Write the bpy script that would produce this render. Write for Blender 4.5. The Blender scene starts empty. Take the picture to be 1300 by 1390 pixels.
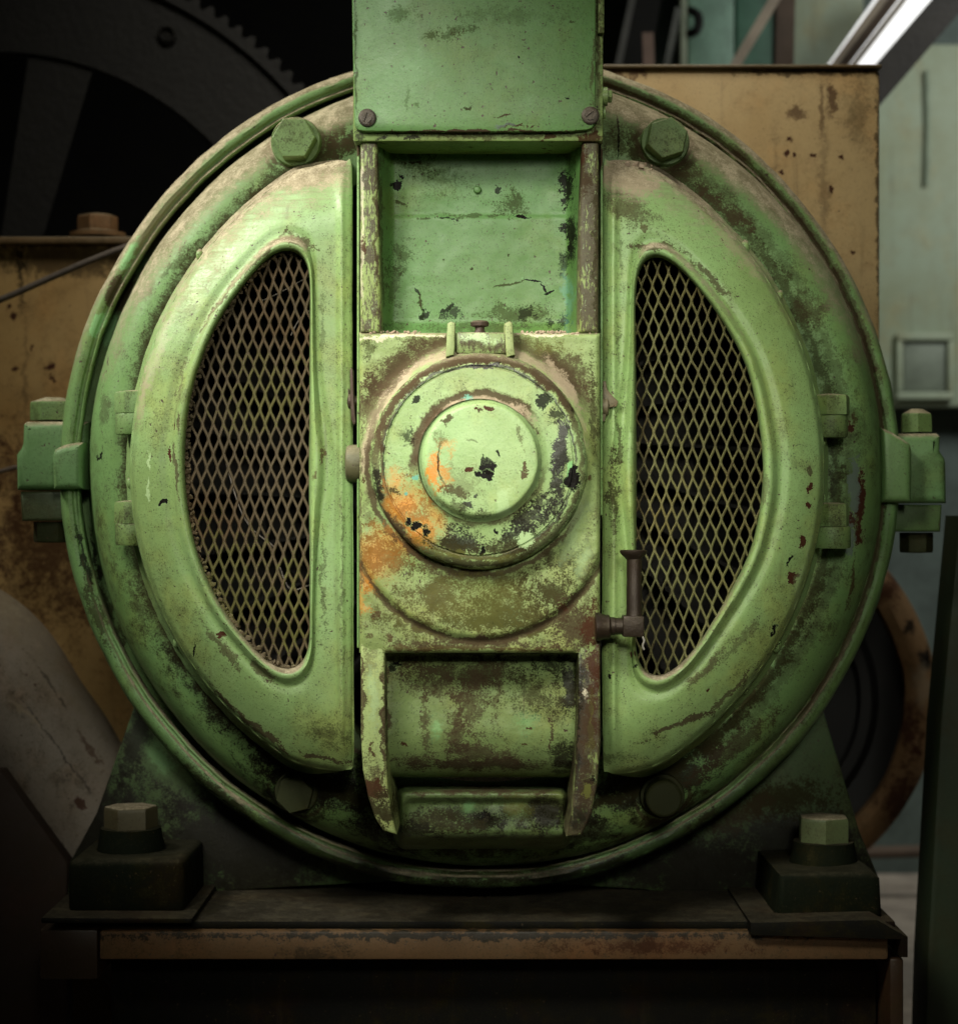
import bpy, bmesh, math, random
import numpy as np
from mathutils import Vector, Matrix, noise

random.seed(7)
PI = math.pi
sc = bpy.context.scene
COL = sc.collection

# ------------------------------------------------------------------ camera
D = 2.70            # metres from lens to the front of the bearing cap (world y = 0)
ZC = 1.00           # lens height above the hall floor
FPX = 2700.0        # focal length in photo pixels: 1 px = 1 mm at y = 0
cam = bpy.data.cameras.new('camera')
cam.sensor_fit = 'VERTICAL'
cam.sensor_height = 36.0
cam.lens = 36.0 * FPX / 1390.0
cam.clip_start = 0.05
cam.clip_end = 100
cam.dof.use_dof = True
cam.dof.focus_distance = D + 0.08
cam.dof.aperture_fstop = 3.4
camo = bpy.data.objects.new('camera', cam)
camo.location = (0, -D, ZC)
camo.rotation_euler = (PI / 2, 0, 0)
COL.objects.link(camo)
sc.camera = camo


def W(px, py, d=0.0):
    """photo pixel at depth d (metres behind the cap) -> point in the hall"""
    k = (D + d) / FPX
    return Vector(((px - 650) * k, d, ZC + (695 - py) * k))


def K(d):
    return (D + d) / FPX


# ------------------------------------------------------------------ world and lamps
world = bpy.data.worlds.new('World')
sc.world = world
world.use_nodes = True
world.node_tree.nodes['Background'].inputs[0].default_value = (0.9, 1.0, 0.85, 1)
world.node_tree.nodes['Background'].inputs[1].default_value = 0.004


def area(name, loc, target, sx, sy, power, col, spread=180):
    l = bpy.data.lights.new(name, 'AREA')
    l.shape = 'RECTANGLE'
    l.size, l.size_y = sx, sy
    l.energy = power
    l.color = col
    l.spread = math.radians(spread)
    o = bpy.data.objects.new(name, l)
    o.location = loc
    o.rotation_euler = (Vector(target) - Vector(loc)).to_track_quat('-Z', 'Y').to_euler()
    COL.objects.link(o)
    return o


area('key_lamp', (-0.62, -1.35, 2.05), (0.02, 0.05, 1.05), 0.5, 0.4, 3.2, (1.0, 0.975, 0.86), 43)
area('top_lamp', (-1.55, -0.15, 2.45), (-0.08, 0.2, 1.12), 0.6, 0.5, 4.4, (1.0, 0.97, 0.88), 44)
area('background_fill', (0.15, 0.0, 3.3), (0.10, 1.0, 1.30), 1.2, 0.7, 8.0, (1.0, 0.94, 0.80), 76)  # unseen fill added to brighten the yellow housings behind the motor
area('front_lamp', (0.35, -2.9, 1.9), (0.05, 0.0, 1.05), 0.6, 0.5, 1.65, (1.0, 0.99, 0.86), 26)
area('window_lamp', (2.1, 1.0, 2.8), (1.35, 2.7, 1.3), 0.8, 0.8, 12, (0.97, 1.0, 0.95), 100)

vs = sc.view_settings
vs.view_transform = 'Standard'
vs.look = 'None'
vs.exposure = 0
vs.gamma = 1

# ------------------------------------------------------------------ materials
PAL = dict(  # dirt tones; the first also paints shade beside the vent covers
    grime_shade=(.034, .030, .013), black=(.007, .0062, .005), orange=(.50, .20, .026), rust=(.055, .022, .012),
    brown=(.056, .039, .022), dust=(.34, .275, .185), fresh=(.225, .47, .18), cream=(.60, .55, .40),
    teal=(.12, .30, .22), olive=(.125, .130, .034), pale=(.36, .50, .24), oil=(.011, .010, .005),
    deep=(.09, .25, .075), grey=(.13, .17, .14))
GREEN = (.155, .290, .098)


class G:
    def __init__(s, mat):
        mat.use_nodes = True
        s.t = mat.node_tree
        s.t.nodes.clear()

    def n(s, typ, ins=None, **at):
        nd = s.t.nodes.new('ShaderNode' + typ)
        for k, v in at.items():
            setattr(nd, k, v)
        for k, v in (ins or {}).items():
            i = nd.inputs[k]
            if isinstance(v, bpy.types.NodeSocket):
                s.t.links.new(v, i)
            else:
                i.default_value = v
        return nd

    def m(s, op, a, b=0.0, c=0.0, clamp=False):
        nd = s.n('Math', {0: a, 1: b, 2: c}, operation=op)
        nd.use_clamp = clamp
        return nd.outputs[0]

    def ss(s, v, a, b, hi=1.0):
        nd = s.n('MapRange', {0: v, 1: a, 2: b, 3: 0.0, 4: hi}, interpolation_type='SMOOTHSTEP')
        return nd.outputs[0]

    def mix(s, f, a, b):
        if not isinstance(a, bpy.types.NodeSocket):
            a = (*a, 1)
        if not isinstance(b, bpy.types.NodeSocket):
            b = (*b, 1)
        nd = s.n('Mix', {0: f, 6: a, 7: b}, data_type='RGBA')
        return nd.outputs[2]

    def noise(s, vec, scale, detail=6, rough=.6, dist=0.0):
        return s.n('TexNoise', {'Vector': vec, 'Scale': scale, 'Detail': detail, 'Roughness': rough,
                                'Distortion': dist}).outputs[0]


def paint(name, base, ref=None, bd=0.0, blobs=(), dust=0.0, grime_shade=.35, speck=.5, chips=.25, streak=.25,
          worn=0.0, rough=.42, bump=.35, seed=0.0, metallic=0.0, chipcol=(.055, .026, .018), dustlo=.30,
          dusthi=.80, spec0=.40, var=1.0, wipe=.5, rnd=False, gcol=None):
    mat = bpy.data.materials.new(name)
    g = G(mat)
    tc = g.n('TexCoord')
    oc = tc.outputs['Object']
    off = g.n('VectorMath', {0: oc, 1: (seed * 3.17, seed * 1.31, seed * 2.23)}, operation='ADD').outputs[0]
    if rnd:
        oi = g.n('ObjectInfo')
        r3 = g.n('VectorMath', {0: oi.outputs['Random'], 3: 9.0}, operation='SCALE')
        g.t.links.new(oi.outputs['Random'], r3.inputs[0])
        off = g.n('VectorMath', {0: off, 1: r3.outputs[0]}, operation='ADD').outputs[0]
    nA = g.noise(off, 3.2, 5, .6)                 # broad
    nB = g.noise(off, 24, 9, .68, .3)             # medium
    nC = g.noise(off, 200, 6, .72)                 # fine
    nD = g.noise(off, 420, 3, .6)                 # pepper
    nG = g.noise(off, 62, 10, .75, .25)           # ragged edges
    mixn = g.m('MULTIPLY_ADD', nG, .43, g.m('MULTIPLY_ADD', nB, .29, g.m('MULTIPLY', nD, .28)))
    brk = g.m('MULTIPLY_ADD', mixn, 3.0, -1.0)
    spec = g.m('ADD', spec0, 0.0)
    # paint film: uneven, sun-yellowed and rubbed
    lo = tuple(c * k for c, k in zip(base, (.86, .80, .70)))
    hi = tuple(min(.9, c * k) for c, k in zip(base, (1.28, 1.16, 1.16)))
    col = g.mix(g.ss(nA, .36, .66), base if var else base, lo)
    col = g.mix(g.ss(nB, .50, .74, .55 * var), col, hi)
    col = g.mix(g.ss(nC, .48, .74, .55 * var), col, tuple(c * .55 for c in base))
    yel = (base[0] * 1.35 + .015, base[1] * .92, base[2] * .55)
    nE = g.noise(off, 7.5, 7, .62)
    col = g.mix(g.ss(nE, .48, .72, .4 * var), col, yel)
    hgt = g.m('MULTIPLY', nB, .5)
    # thin greasy wash
    wash = g.m('MULTIPLY', g.ss(g.m('MULTIPLY_ADD', nE, .6, g.m('MULTIPLY', nB, .4)), .44, .62),
               g.ss(brk, .30, .78))
    col = g.mix(g.m('MULTIPLY', wash, grime_shade), col, gcol or PAL['grime_shade'])
    spec = g.m('MULTIPLY_ADD', g.m('MULTIPLY', wash, grime_shade), -.3, spec)
    # runs
    if streak:
        st = g.n('Mapping', {0: off, 3: (55, 55, 2.6)}, vector_type='POINT').outputs[0]
        nS = g.noise(st, 1.0, 5, .6)
        col = g.mix(g.m('MULTIPLY', g.ss(nS, .56, .76, streak), g.ss(nE, .35, .60)), col, PAL['brown'])
    # wear along one direction (rails rubbed bare and greasy)
    if worn:
        st2 = g.n('Mapping', {0: off, 3: (230, 230, 62)}, vector_type='POINT').outputs[0]
        nW = g.noise(st2, 1.0, 8, .7, .6)
        wv = g.m('MULTIPLY_ADD', nW, .6, g.m('MULTIPLY', nB, .4))
        col = g.mix(g.ss(wv, .56 - worn * .16, .60 - worn * .13, .92), col, PAL['brown'])
        col = g.mix(g.ss(nW, .60, .66, .65), col, PAL['pale'])
    # specks
    sp = g.m('MULTIPLY', g.ss(nD, .585, .65), g.ss(mixn, .46, .60))
    col = g.mix(g.m('MULTIPLY', sp, speck), col, PAL['grime_shade'])
    nP = g.noise(off, 170, 2, .5)
    pit = g.ss(nP, .70, .73)
    col = g.mix(g.m('MULTIPLY', pit, min(1, speck * 1.5)), col, PAL['brown'])
    hgt = g.m('SUBTRACT', hgt, g.m('MULTIPLY', pit, .5 * min(1, speck * 1.5)))
    rgh = g.m('MULTIPLY_ADD', nB, .28, rough - .14)
    # flaked paint
    if chips:
        nF = g.noise(off, 11, 4, .55, .8)
        cv = g.m('MULTIPLY_ADD', nG, .40, g.m('MULTIPLY', nF, .65))
        th = .735 - chips * .10
        ch = g.ss(cv, th, th + .006)
        col = g.mix(ch, col, g.mix(nC, chipcol, tuple(c * 1.7 for c in chipcol)))
        hgt = g.m('SUBTRACT', hgt, g.m('MULTIPLY', ch, .9))
        rgh = g.m('MULTIPLY_ADD', ch, .25, rgh)
    # stains and marks each in its place
    if blobs:
        wn = g.n('TexNoise', {'Vector': off, 'Scale': 42, 'Detail': 5, 'Roughness': .65}).outputs[1]
        wv_ = g.n('VectorMath', {0: wn, 1: (.5, .5, .5)}, operation='SUBTRACT').outputs[0]
        wsc = g.n('VectorMath', {0: wv_, 3: .034}, operation='SCALE').outputs[0]
        ocw = g.n('VectorMath', {0: oc, 1: wsc}, operation='ADD').outputs[0]
        wss = g.n('VectorMath', {0: wv_, 3: .017}, operation='SCALE').outputs[0]
        ocs = g.n('VectorMath', {0: oc, 1: wss}, operation='ADD').outputs[0]
    for b in blobs:
        kind, px, py, rx, ry = b[:5]
        rot = b[5] if len(b) > 5 else 0
        stg = b[6] if len(b) > 6 else 1.0
        soft = b[7] if len(b) > 7 else .5
        bk = b[8] if len(b) > 8 else 1.6
        dd = b[9] if len(b) > 9 else bd
        c = W(px, py, dd) - ref
        k = K(dd)
        ring = isinstance(ry, tuple)
        if ring:                                   # ('kind', cx, cy, radius, (halfwidth, gate))
            mp = g.n('Mapping', {0: ocs, 1: tuple(c), 3: (k, 1e4, k)}, vector_type='TEXTURE').outputs[0]
            ln = g.n('VectorMath', {0: mp}, operation='LENGTH').outputs[1]
            ds = g.m('DIVIDE', g.m('ABSOLUTE', g.m('SUBTRACT', ln, rx)), ry[0])
        else:
            mp = g.n('Mapping', {0: ocw if min(rx, ry) > 2.6 else ocs, 1: tuple(c), 2: (0, math.radians(rot), 0), 3: (rx * k, 1e4, ry * k)},
                     vector_type='TEXTURE').outputs[0]
            ds = g.n('VectorMath', {0: mp}, operation='LENGTH').outputs[1]
        v = g.m('SUBTRACT', g.m('MULTIPLY_ADD', brk, bk, 1.0 - .5 * bk), ds)
        msk = g.ss(v, 0.0, soft, stg)
        if ring and len(ry) > 1:
            sx = g.n('SeparateXYZ', {0: mp})
            ga = math.radians(ry[1])               # centre direction of the arc, clockwise from up
            dt = g.m('MULTIPLY_ADD', sx.outputs[0], math.sin(ga), g.m('MULTIPLY', sx.outputs[2], math.cos(ga)))
            msk = g.m('MULTIPLY', msk, g.ss(g.m('DIVIDE', dt, rx), ry[2], ry[2] + .35))
        if kind in ('black', 'rust') and soft <= .3 and rx > 2.4 and not ring:            # raised pale lip round a flake
            col = g.mix(g.ss(v, -.16, -.02, .5 * stg), col, tuple(min(.8, c * 1.25 + .02) for c in base))
        col = g.mix(msk, col, PAL[kind])
        if kind not in ('fresh', 'pale', 'orange', 'teal', 'oil', 'deep'):
            spec = g.m('MULTIPLY', spec, g.m('MULTIPLY_ADD', msk, -.8, 1.0))
        if kind in ('black', 'rust') and soft < .3:
            hgt = g.m('SUBTRACT', hgt, g.m('MULTIPLY', msk, .7))
        if kind in ('grime_shade', 'brown', 'dust', 'oil'):
            rgh = g.m('MULTIPLY_ADD', msk, -.1 if kind == 'oil' else .3, rgh)
    # settled dust on whatever faces up, partly wiped
    if dust:
        geo = g.n('NewGeometry')
        sz = g.n('SeparateXYZ', {0: geo.outputs['Normal']}).outputs[2]
        wp = g.n('Mapping', {0: off, 2: (0, math.radians(38), 0), 3: (14, 60, 240)}, vector_type='POINT').outputs[0]
        nw = g.noise(wp, 1.0, 4, .6)
        v = g.m('ADD', sz, g.m('MULTIPLY_ADD', g.m('SUBTRACT', nw, .5), wipe, g.m('MULTIPLY_ADD', brk, .22, g.m('MULTIPLY_ADD', nE, .36, -.29))))
        dm = g.ss(v, dustlo, dusthi, dust)
        dcol = g.mix(g.ss(brk, .25, .85), (.15, .122, .075), (.42, .365, .25))
        col = g.mix(dm, col, dcol)
        rgh = g.m('MULTIPLY_ADD', dm, .45, rgh)
        spec = g.m('MULTIPLY', spec, g.m('MULTIPLY_ADD', dm, -.7, 1.0))
        hgt = g.m('MULTIPLY_ADD', g.m('MULTIPLY', dm, nC), .5, hgt)
    hgt = g.m('MULTIPLY_ADD', nC, .30, hgt)
    bp = g.n('Bump', {'Strength': bump, 'Distance': .004, 'Height': hgt})
    bs = g.n('BsdfPrincipled', {'Base Color': col, 'Roughness': g.m('MINIMUM', rgh, .95), 'Metallic': metallic,
                                'Normal': bp.outputs[0]})
    g.t.links.new(spec, bs.inputs['Specular IOR Level'])
    out = g.n('OutputMaterial')
    g.t.links.new(bs.outputs[0], out.inputs[0])
    return mat


def plain(name, colr, rough=.8, emit=None, power=0.0):
    mat = bpy.data.materials.new(name)
    g = G(mat)
    tc = g.n('TexCoord')
    n1 = g.noise(tc.outputs['Object'], 9, 8, .65)
    n2 = g.noise(tc.outputs['Object'], 70, 4, .6)
    c = g.mix(g.ss(n1, .35, .7), colr, tuple(x * .6 for x in colr))
    c = g.mix(g.ss(n2, .5, .8, .5), c, tuple(min(.95, x * 1.35) for x in colr))
    bp = g.n('Bump', {'Strength': .3, 'Distance': .004, 'Height': n2})
    bs = g.n('BsdfPrincipled', {'Base Color': c, 'Roughness': rough, 'Normal': bp.outputs[0]})
    if emit:
        bs.inputs['Emission Color'].default_value = (*emit, 1)
        bs.inputs['Emission Strength'].default_value = power
    out = g.n('OutputMaterial')
    g.t.links.new(bs.outputs[0], out.inputs[0])
    return mat


# ------------------------------------------------------------------ mesh tools
class MB:
    def __init__(s):
        s.v, s.f = [], []

    def add(s, vs_, fs_):
        o = len(s.v)
        s.v += [Vector(p) for p in vs_]
        s.f += [tuple(i + o for i in f) for f in fs_]
        return s

    def bm(s, b):
        b.verts.index_update()
        s.add([v.co.copy() for v in b.verts], [[v.index for v in f.verts] for f in b.faces])
        b.free()
        return s

    def jitter(s, amp, scale, seed=0.0):
        for i, p in enumerate(s.v):
            q = p * scale + Vector((seed, seed * 2, seed * 3))
            s.v[i] = p + amp * noise.noise_vector(q)
        return s


def box(m, a, b, bev=.003, seg=2):
    """box between two corner points, edges rounded"""
    lo = Vector(map(min, zip(a, b)))
    hi = Vector(map(max, zip(a, b)))
    bm = bmesh.new()
    bmesh.ops.create_cube(bm, size=1.0)
    for v in bm.verts:
        v.co = Vector(((lo[i] + hi[i]) / 2 + v.co[i] * (hi[i] - lo[i]) for i in range(3)))
    if bev:
        bmesh.ops.bevel(bm, geom=bm.edges[:], offset=bev, segments=seg, affect='EDGES', profile=.5)
    return m.bm(bm)


def pbox(m, x0, y0, x1, y1, d0, d1, bev=.003, seg=2):
    """box whose front face (at depth d0) fills a photo rectangle and runs straight back to d1"""
    a = W(x0, y0, d0)
    b = W(x1, y1, d0)
    b.y = d1
    return box(m, a, b, bev, seg)


def prism(m, pts, d0, d1, bev=.003, seg=2):
    """outline in photo pixels at depth d0, straight back to d1"""
    bm = bmesh.new()
    v0 = [bm.verts.new(W(x, y, d0)) for x, y in pts]
    f = bm.faces.new(v0)
    r = bmesh.ops.extrude_face_region(bm, geom=[f])
    for e in r['geom']:
        if isinstance(e, bmesh.types.BMVert):
            e.co.y = d1
    bmesh.ops.recalc_face_normals(bm, faces=bm.faces[:])
    if bev:
        es = [e for e in bm.edges if all(abs(v.co.y - d0) < 1e-6 for v in e.verts)]
        bmesh.ops.bevel(bm, geom=es, offset=bev, segments=seg, affect='EDGES', profile=.5)
    return m.bm(bm)


def lathe(m, prof, n=160, close=False):
    """prof: (cx_px, cy_px, r_px, depth) rings about axes along y"""
    vs_, fs_ = [], []
    for cx, cy, r, d in prof:
        for i in range(n):
            a = 2 * PI * i / n
            vs_.append(W(cx + r * math.sin(a), cy - r * math.cos(a), d))
    for j in range(len(prof) - 1):
        for i in range(n):
            k = (i + 1) % n
            fs_.append((j * n + i, j * n + k, (j + 1) * n + k, (j + 1) * n + i))
    if close:
        fs_.append(tuple(range((len(prof) - 1) * n, len(prof) * n)))
    return m.add(vs_, fs_)


def turned(m, p, axis, prof, n=20, phase=0.0, cap=True):
    """prof: (radius, distance along axis) rings about a line from p"""
    ax = Vector(axis).normalized()
    u = ax.orthogonal().normalized()
    if abs(ax.z) < .9:
        u = ax.cross(Vector((0, 0, 1))).normalized()
    else:
        u = ax.cross(Vector((0, 1, 0))).normalized()
    w = ax.cross(u)
    vs_, fs_ = [], []
    for r, t in prof:
        for i in range(n):
            a = 2 * PI * (i + phase) / n
            vs_.append(Vector(p) + ax * t + (u * math.cos(a) + w * math.sin(a)) * r)
    for j in range(len(prof) - 1):
        for i in range(n):
            k = (i + 1) % n
            fs_.append((j * n + i, (j + 1) * n + i, (j + 1) * n + k, j * n + k))
    if cap:
        fs_.append(tuple(range(n)))
        fs_.append(tuple(reversed(range((len(prof) - 1) * n, len(prof) * n))))
    return m.add(vs_, fs_)


def hexhead(m, p, axis, r, h, phase=0.0, dome=.12):
    """hexagonal head: six flats with a turned chamfer on top"""
    return turned(m, p, axis, [(r, 0), (r, h * .80), (r * .985, h * .92), (r * .955, h * .985), (r * .93, h),
                               (r * .4, h + dome * h)], 6, phase)


def sweep(m, pts, rad, n=12, cap=True):
    """tube along a path, radius per point"""
    if not isinstance(rad, (list, tuple)):
        rad = [rad] * len(pts)
    vs_, fs_ = [], []
    up = Vector((0, 1, 0))
    for j, p in enumerate(pts):
        t = (pts[min(j + 1, len(pts) - 1)] - pts[max(j - 1, 0)]).normalized()
        u = t.cross(up).normalized()
        w = u.cross(t)
        for i in range(n):
            a = 2 * PI * i / n
            vs_.append(p + (u * math.cos(a) + w * math.sin(a)) * rad[j])
    for j in range(len(pts) - 1):
        for i in range(n):
            k = (i + 1) % n
            fs_.append((j * n + i, j * n + k, (j + 1) * n + k, (j + 1) * n + i))
    if cap:
        fs_.append(tuple(reversed(range(n))))
        fs_.append(tuple(range((len(pts) - 1) * n, len(pts) * n)))
    return m.add(vs_, fs_)


def spline(pts, per=10, closed=False):
    n = len(pts)
    out = []
    rng = range(n) if closed else range(n - 1)
    for i in rng:
        if closed:
            p = [Vector(pts[(i + k - 1) % n]) for k in range(4)]
        else:
            p = [Vector(pts[min(max(i + k - 1, 0), n - 1)]) for k in range(4)]
        for j in range(per):
            t = j / per
            out.append(.5 * ((2 * p[1]) + (p[2] - p[0]) * t + (2 * p[0] - 5 * p[1] + 4 * p[2] - p[3]) * t * t
                             + (3 * p[1] - p[0] - 3 * p[2] + p[3]) * t ** 3))
    if not closed:
        out.append(Vector(pts[-1]))
    return out


def sstep(a, b, x):
    t = min(1, max(0, (x - a) / (b - a)))
    return t * t * (3 - 2 * t)


def field(m, x0, x1, y0, y1, nx, ny, fn):
    """cast face: grid over a photo rectangle, fn(px, py) -> depth"""
    vs_, fs_ = [], []
    for j in range(ny + 1):
        for i in range(nx + 1):
            px = x0 + (x1 - x0) * i / nx
            py = y0 + (y1 - y0) * j / ny
            vs_.append(W(px, py, fn(px, py)))
    for j in range(ny):
        for i in range(nx):
            a = j * (nx + 1) + i
            fs_.append((a, a + nx + 1, a + nx + 2, a + 1))
    return m.add(vs_, fs_)


def obj(name, m, mat, parent=None, origin=None, smooth=True, angle=38, label=None):
    """link a mesh (built in hall coordinates) as ONE object; the origin is the parent's, or `origin`"""
    base = Vector(parent['_at']) if parent is not None else Vector((0, 0, 0))
    o0 = Vector(origin) if origin is not None else base
    me = bpy.data.meshes.new(name)
    me.from_pydata([tuple(p - o0) for p in m.v], [], m.f)
    me.validate()
    bm = bmesh.new()
    bm.from_mesh(me)
    bmesh.ops.recalc_face_normals(bm, faces=bm.faces[:])
    bm.to_mesh(me)
    bm.free()
    if smooth:
        me.polygons.foreach_set('use_smooth', [True] * len(me.polygons))
        me.set_sharp_from_angle(angle=math.radians(angle))
    me.materials.append(mat)
    o = bpy.data.objects.new(name, me)
    COL.objects.link(o)
    o.location = o0 - base
    o.parent = parent
    o['_at'] = tuple(o0)
    if label:
        o['label'] = label
    return o


def tag(o, label=None, cat=None, group=None, kind=None):
    for k, v in (('label', label), ('category', cat), ('group', group), ('kind', kind)):
        if v:
            o[k] = v
    return o


def thing(name, at, label, cat, group=None):
    o = bpy.data.objects.new(name, None)
    o.empty_display_size = .05
    o.location = at
    o['_at'] = tuple(at)
    COL.objects.link(o)
    return tag(o, label, cat, group)


def dup(o, parent, off):
    """a copy of a part and of its sub-parts, moved by `off`"""
    c = o.copy()
    COL.objects.link(c)
    c.parent = parent
    c.location = o.location + Vector(off)
    c['_at'] = tuple(Vector(o['_at']) + Vector(off))
    for ch in o.children:
        q = ch.copy()
        COL.objects.link(q)
        q.parent = c
    return c


# ------------------------------------------------------------------ the hall behind
M_floor = plain('concrete_floor', (.40, .34, .28), .85)
M_dark = plain('near_black', (.008, .0075, .006), .9)  # lack of light on the back wall put into a near-black colour
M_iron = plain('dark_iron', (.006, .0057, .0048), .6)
M_panel = paint('pale_green_panel', (.30, .355, .26), dust=0, grime_shade=.25, speck=.1, chips=0, streak=.5, rough=.6, bump=.1)
M_slate = plain('slate_green_panel', (.075, .10, .088), .7)
M_brown = plain('brown_wood', (.11, .075, .052), .8)
M_beige = plain('beige_rail', (.46, .38, .29), .7)
M_steel = plain('dark_steel', (.030, .025, .021), .6)
M_glass = plain('bright_window', (.8, .8, .8), .3, (1, .99, .97), .85)
M_postg = paint('dark_green_post_paint', (.020, .034, .015), grime_shade=.4, speck=.4, chips=.1, rough=.6)

FL = MB()
FL.add([(-6, -4, 0), (6, -4, 0), (6, 6, 0), (-6, 6, 0)], [(0, 1, 2, 3)])
tag(obj('floor', FL, M_floor), kind='structure')

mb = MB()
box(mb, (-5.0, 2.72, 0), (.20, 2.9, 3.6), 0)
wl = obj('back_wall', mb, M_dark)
tag(wl, 'near black unlit back wall of the hall behind the toothed wheel', 'wall')
mb = MB()
box(mb, (.203, 2.80, 0), (4.2, 2.9, 3.6), 0)
wr = obj('side_wall', mb, M_slate)
tag(wr, 'dim slate green wall behind the pale cabinets', 'wall')

# pale cabinets along the right wall
DW = 2.69
M_mint = plain('mint_cabinet_paint', (.22, .36, .27), .6)
cb = thing('pale_cabinet', W(1260, 560, DW), 'pale grey green cabinet with a shallow hatch at the right edge', 'cabinet')
mb = MB()
pbox(mb, 1120, 60, 1560, 552, DW, 2.78, .006)
obj('cabinet_body', mb, M_panel, cb)
mb = MB()
for r in ((1217, 452, 1294, 462), (1217, 532, 1294, 542), (1217, 463, 1225, 531), (1286, 463, 1294, 531)):
    pbox(mb, *r, DW - .022, DW - .0015, .003)
hf = obj('hatch_frame', mb, M_panel, cb)
mb = MB()
pbox(mb, 1226, 463, 1285, 531, DW - .008, DW - .0015, .002)
obj('hatch', mb, plain('hatch_paint', (.17, .20, .15), .6), cb)
mb = MB()
sweep(mb, [W(1257, 95, DW - .012), W(1259, 170, DW - .012), W(1257, 250, DW - .012)], .006, 8)
obj('latch_rod', mb, plain('latch_paint', (.255, .31, .225), .6), cb)

def wallbox(name, label, cat, x0, y0, x1, y1, d, mat, back=2.78):
    q = MB()
    pbox(q, x0, y0, x1, y1, d, back, .006)
    o = obj(name, q, mat)
    return tag(o, label, cat)


wallbox('tall_cabinet', 'tall pale green cabinet between the brown post and the sloping handrail', 'cabinet',
        1074, -160, 1172, 700, 2.50, M_panel)
dr = thing('mint_locker', W(962, 700, 2.48), 'mint green locker with a round black handle left of the slanted board', 'locker')
mb = MB()
pbox(mb, 934, -160, 996, 700, 2.48, 2.78, .006)
obj('locker_door', mb, M_mint, dr)
mb = MB()
pbox(mb, 923, -160, 932, 700, 2.44, 2.78, .004)
obj('edge_strip', mb, plain('pale_strip', (.34, .38, .27), .7), dr)
mb = MB()
sweep(mb, spline([W(936, 14, 2.46), W(946, 20, 2.43), W(948, 32, 2.43), W(944, 42, 2.43), W(936, 46, 2.46)], 5), .012, 8)
obj('handle', mb, M_dark, dr)
wallbox('teal_locker', 'dull teal locker panel behind the dark leaning pipe', 'locker', 884, -160, 919, 700, 2.55, plain('teal_paint', (.13, .21, .19), .6))
wallbox('grey_locker', 'narrow dark green locker behind the slanted board', 'locker', 999, -160, 1071, 700, 2.56, plain('deep_green_paint', (.075, .16, .11), .6))


def bar(name, label, cat, a, b, d, half, mat, thick=.05, group=None):
    """a straight flat bar between two photo points"""
    q = MB()
    A, B = W(*a, d), W(*b, d)
    t = (B - A).normalized()
    nrm = Vector((t.z, 0, -t.x)) * half
    y = Vector((0, thick, 0))
    q.add([A - nrm, A + nrm, B + nrm, B - nrm, A - nrm + y, A + nrm + y, B + nrm + y, B - nrm + y],
          [(0, 1, 2, 3), (7, 6, 5, 4), (0, 4, 5, 1), (1, 5, 6, 2), (2, 6, 7, 3), (3, 7, 4, 0)])
    return tag(obj(name, q, mat, origin=(A + B) / 2), label, cat, group)


bar('leaning_board', 'pale wooden board leaning left of the brown post', 'board', (1062, -20), (985, 110), 2.0, .012, M_beige, .03)
bar('wooden_post', 'upright brown wooden post behind the yellow cabinet top edge', 'post', (1070, -160), (1062, 200), 2.05, .022, M_brown, .06)
bar('leaning_pipe', 'thin grey bar leaning beside the green duct box', 'pipe', (862, -20), (832, 120), 2.1, .008, plain('grey_bar', (.11, .11, .10), .5), .02)
bar('dark_plank', 'wide black plank leaning behind the thin grey bar', 'plank', (886, -40), (848, 160), 2.2, .034, M_dark, .03)
bar('short_stake', 'short pinkish brown stake standing by the black plank', 'stake', (879, 44), (883, 160), 1.9, .013, plain('pink_brown_wood', (.22, .15, .12), .8), .02)
bar('grey_hose_pipe', 'slim grey pipe crossing in front of the teal locker', 'pipe', (921, 10), (898, 120), 2.2, .008, plain('grey_pipe', (.17, .18, .16), .5), .02)
# stair handrail, lit window behind it, sloping beam
hr = thing('handrail', W(1165, 45, 1.9), 'beige and brown wooden handrail sloping up to the right before the bright window', 'handrail')
for a, b, h, mt, nm in (((1212, -20), (1117, 110), .0095, M_beige, 'pale_rail'), ((1226, -20), (1128, 110), .010, M_brown, 'brown_rail'),
                        ((1241, -20), (1141, 110), .006, M_beige, 'thin_rail')):
    q = MB()
    A, B = W(*a, 1.9), W(*b, 1.9)
    t = (B - A).normalized()
    nn = Vector((t.z, 0, -t.x)) * h
    yy = Vector((0, .05, 0))
    q.add([A - nn, A + nn, B + nn, B - nn, A - nn + yy, A + nn + yy, B + nn + yy, B - nn + yy],
          [(0, 1, 2, 3), (7, 6, 5, 4), (0, 4, 5, 1), (1, 5, 6, 2), (2, 6, 7, 3), (3, 7, 4, 0)])
    obj(nm, q, mt, hr)
bar('steel_beam', 'thick dark steel beam sloping behind the corner of the yellow cabinet', 'beam', (1350, -70), (1154, 158), 1.7, .033, M_steel, .12)
q = MB()
prism(q, [(1228, -60), (1350, -60), (1185, 150), (1080, 150)], 2.3, 2.33, 0)
tag(obj('bright_window', q, M_glass, origin=W(1200, 50, 2.3)), 'glaring white window pane between handrail and dark beam', 'window')

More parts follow.
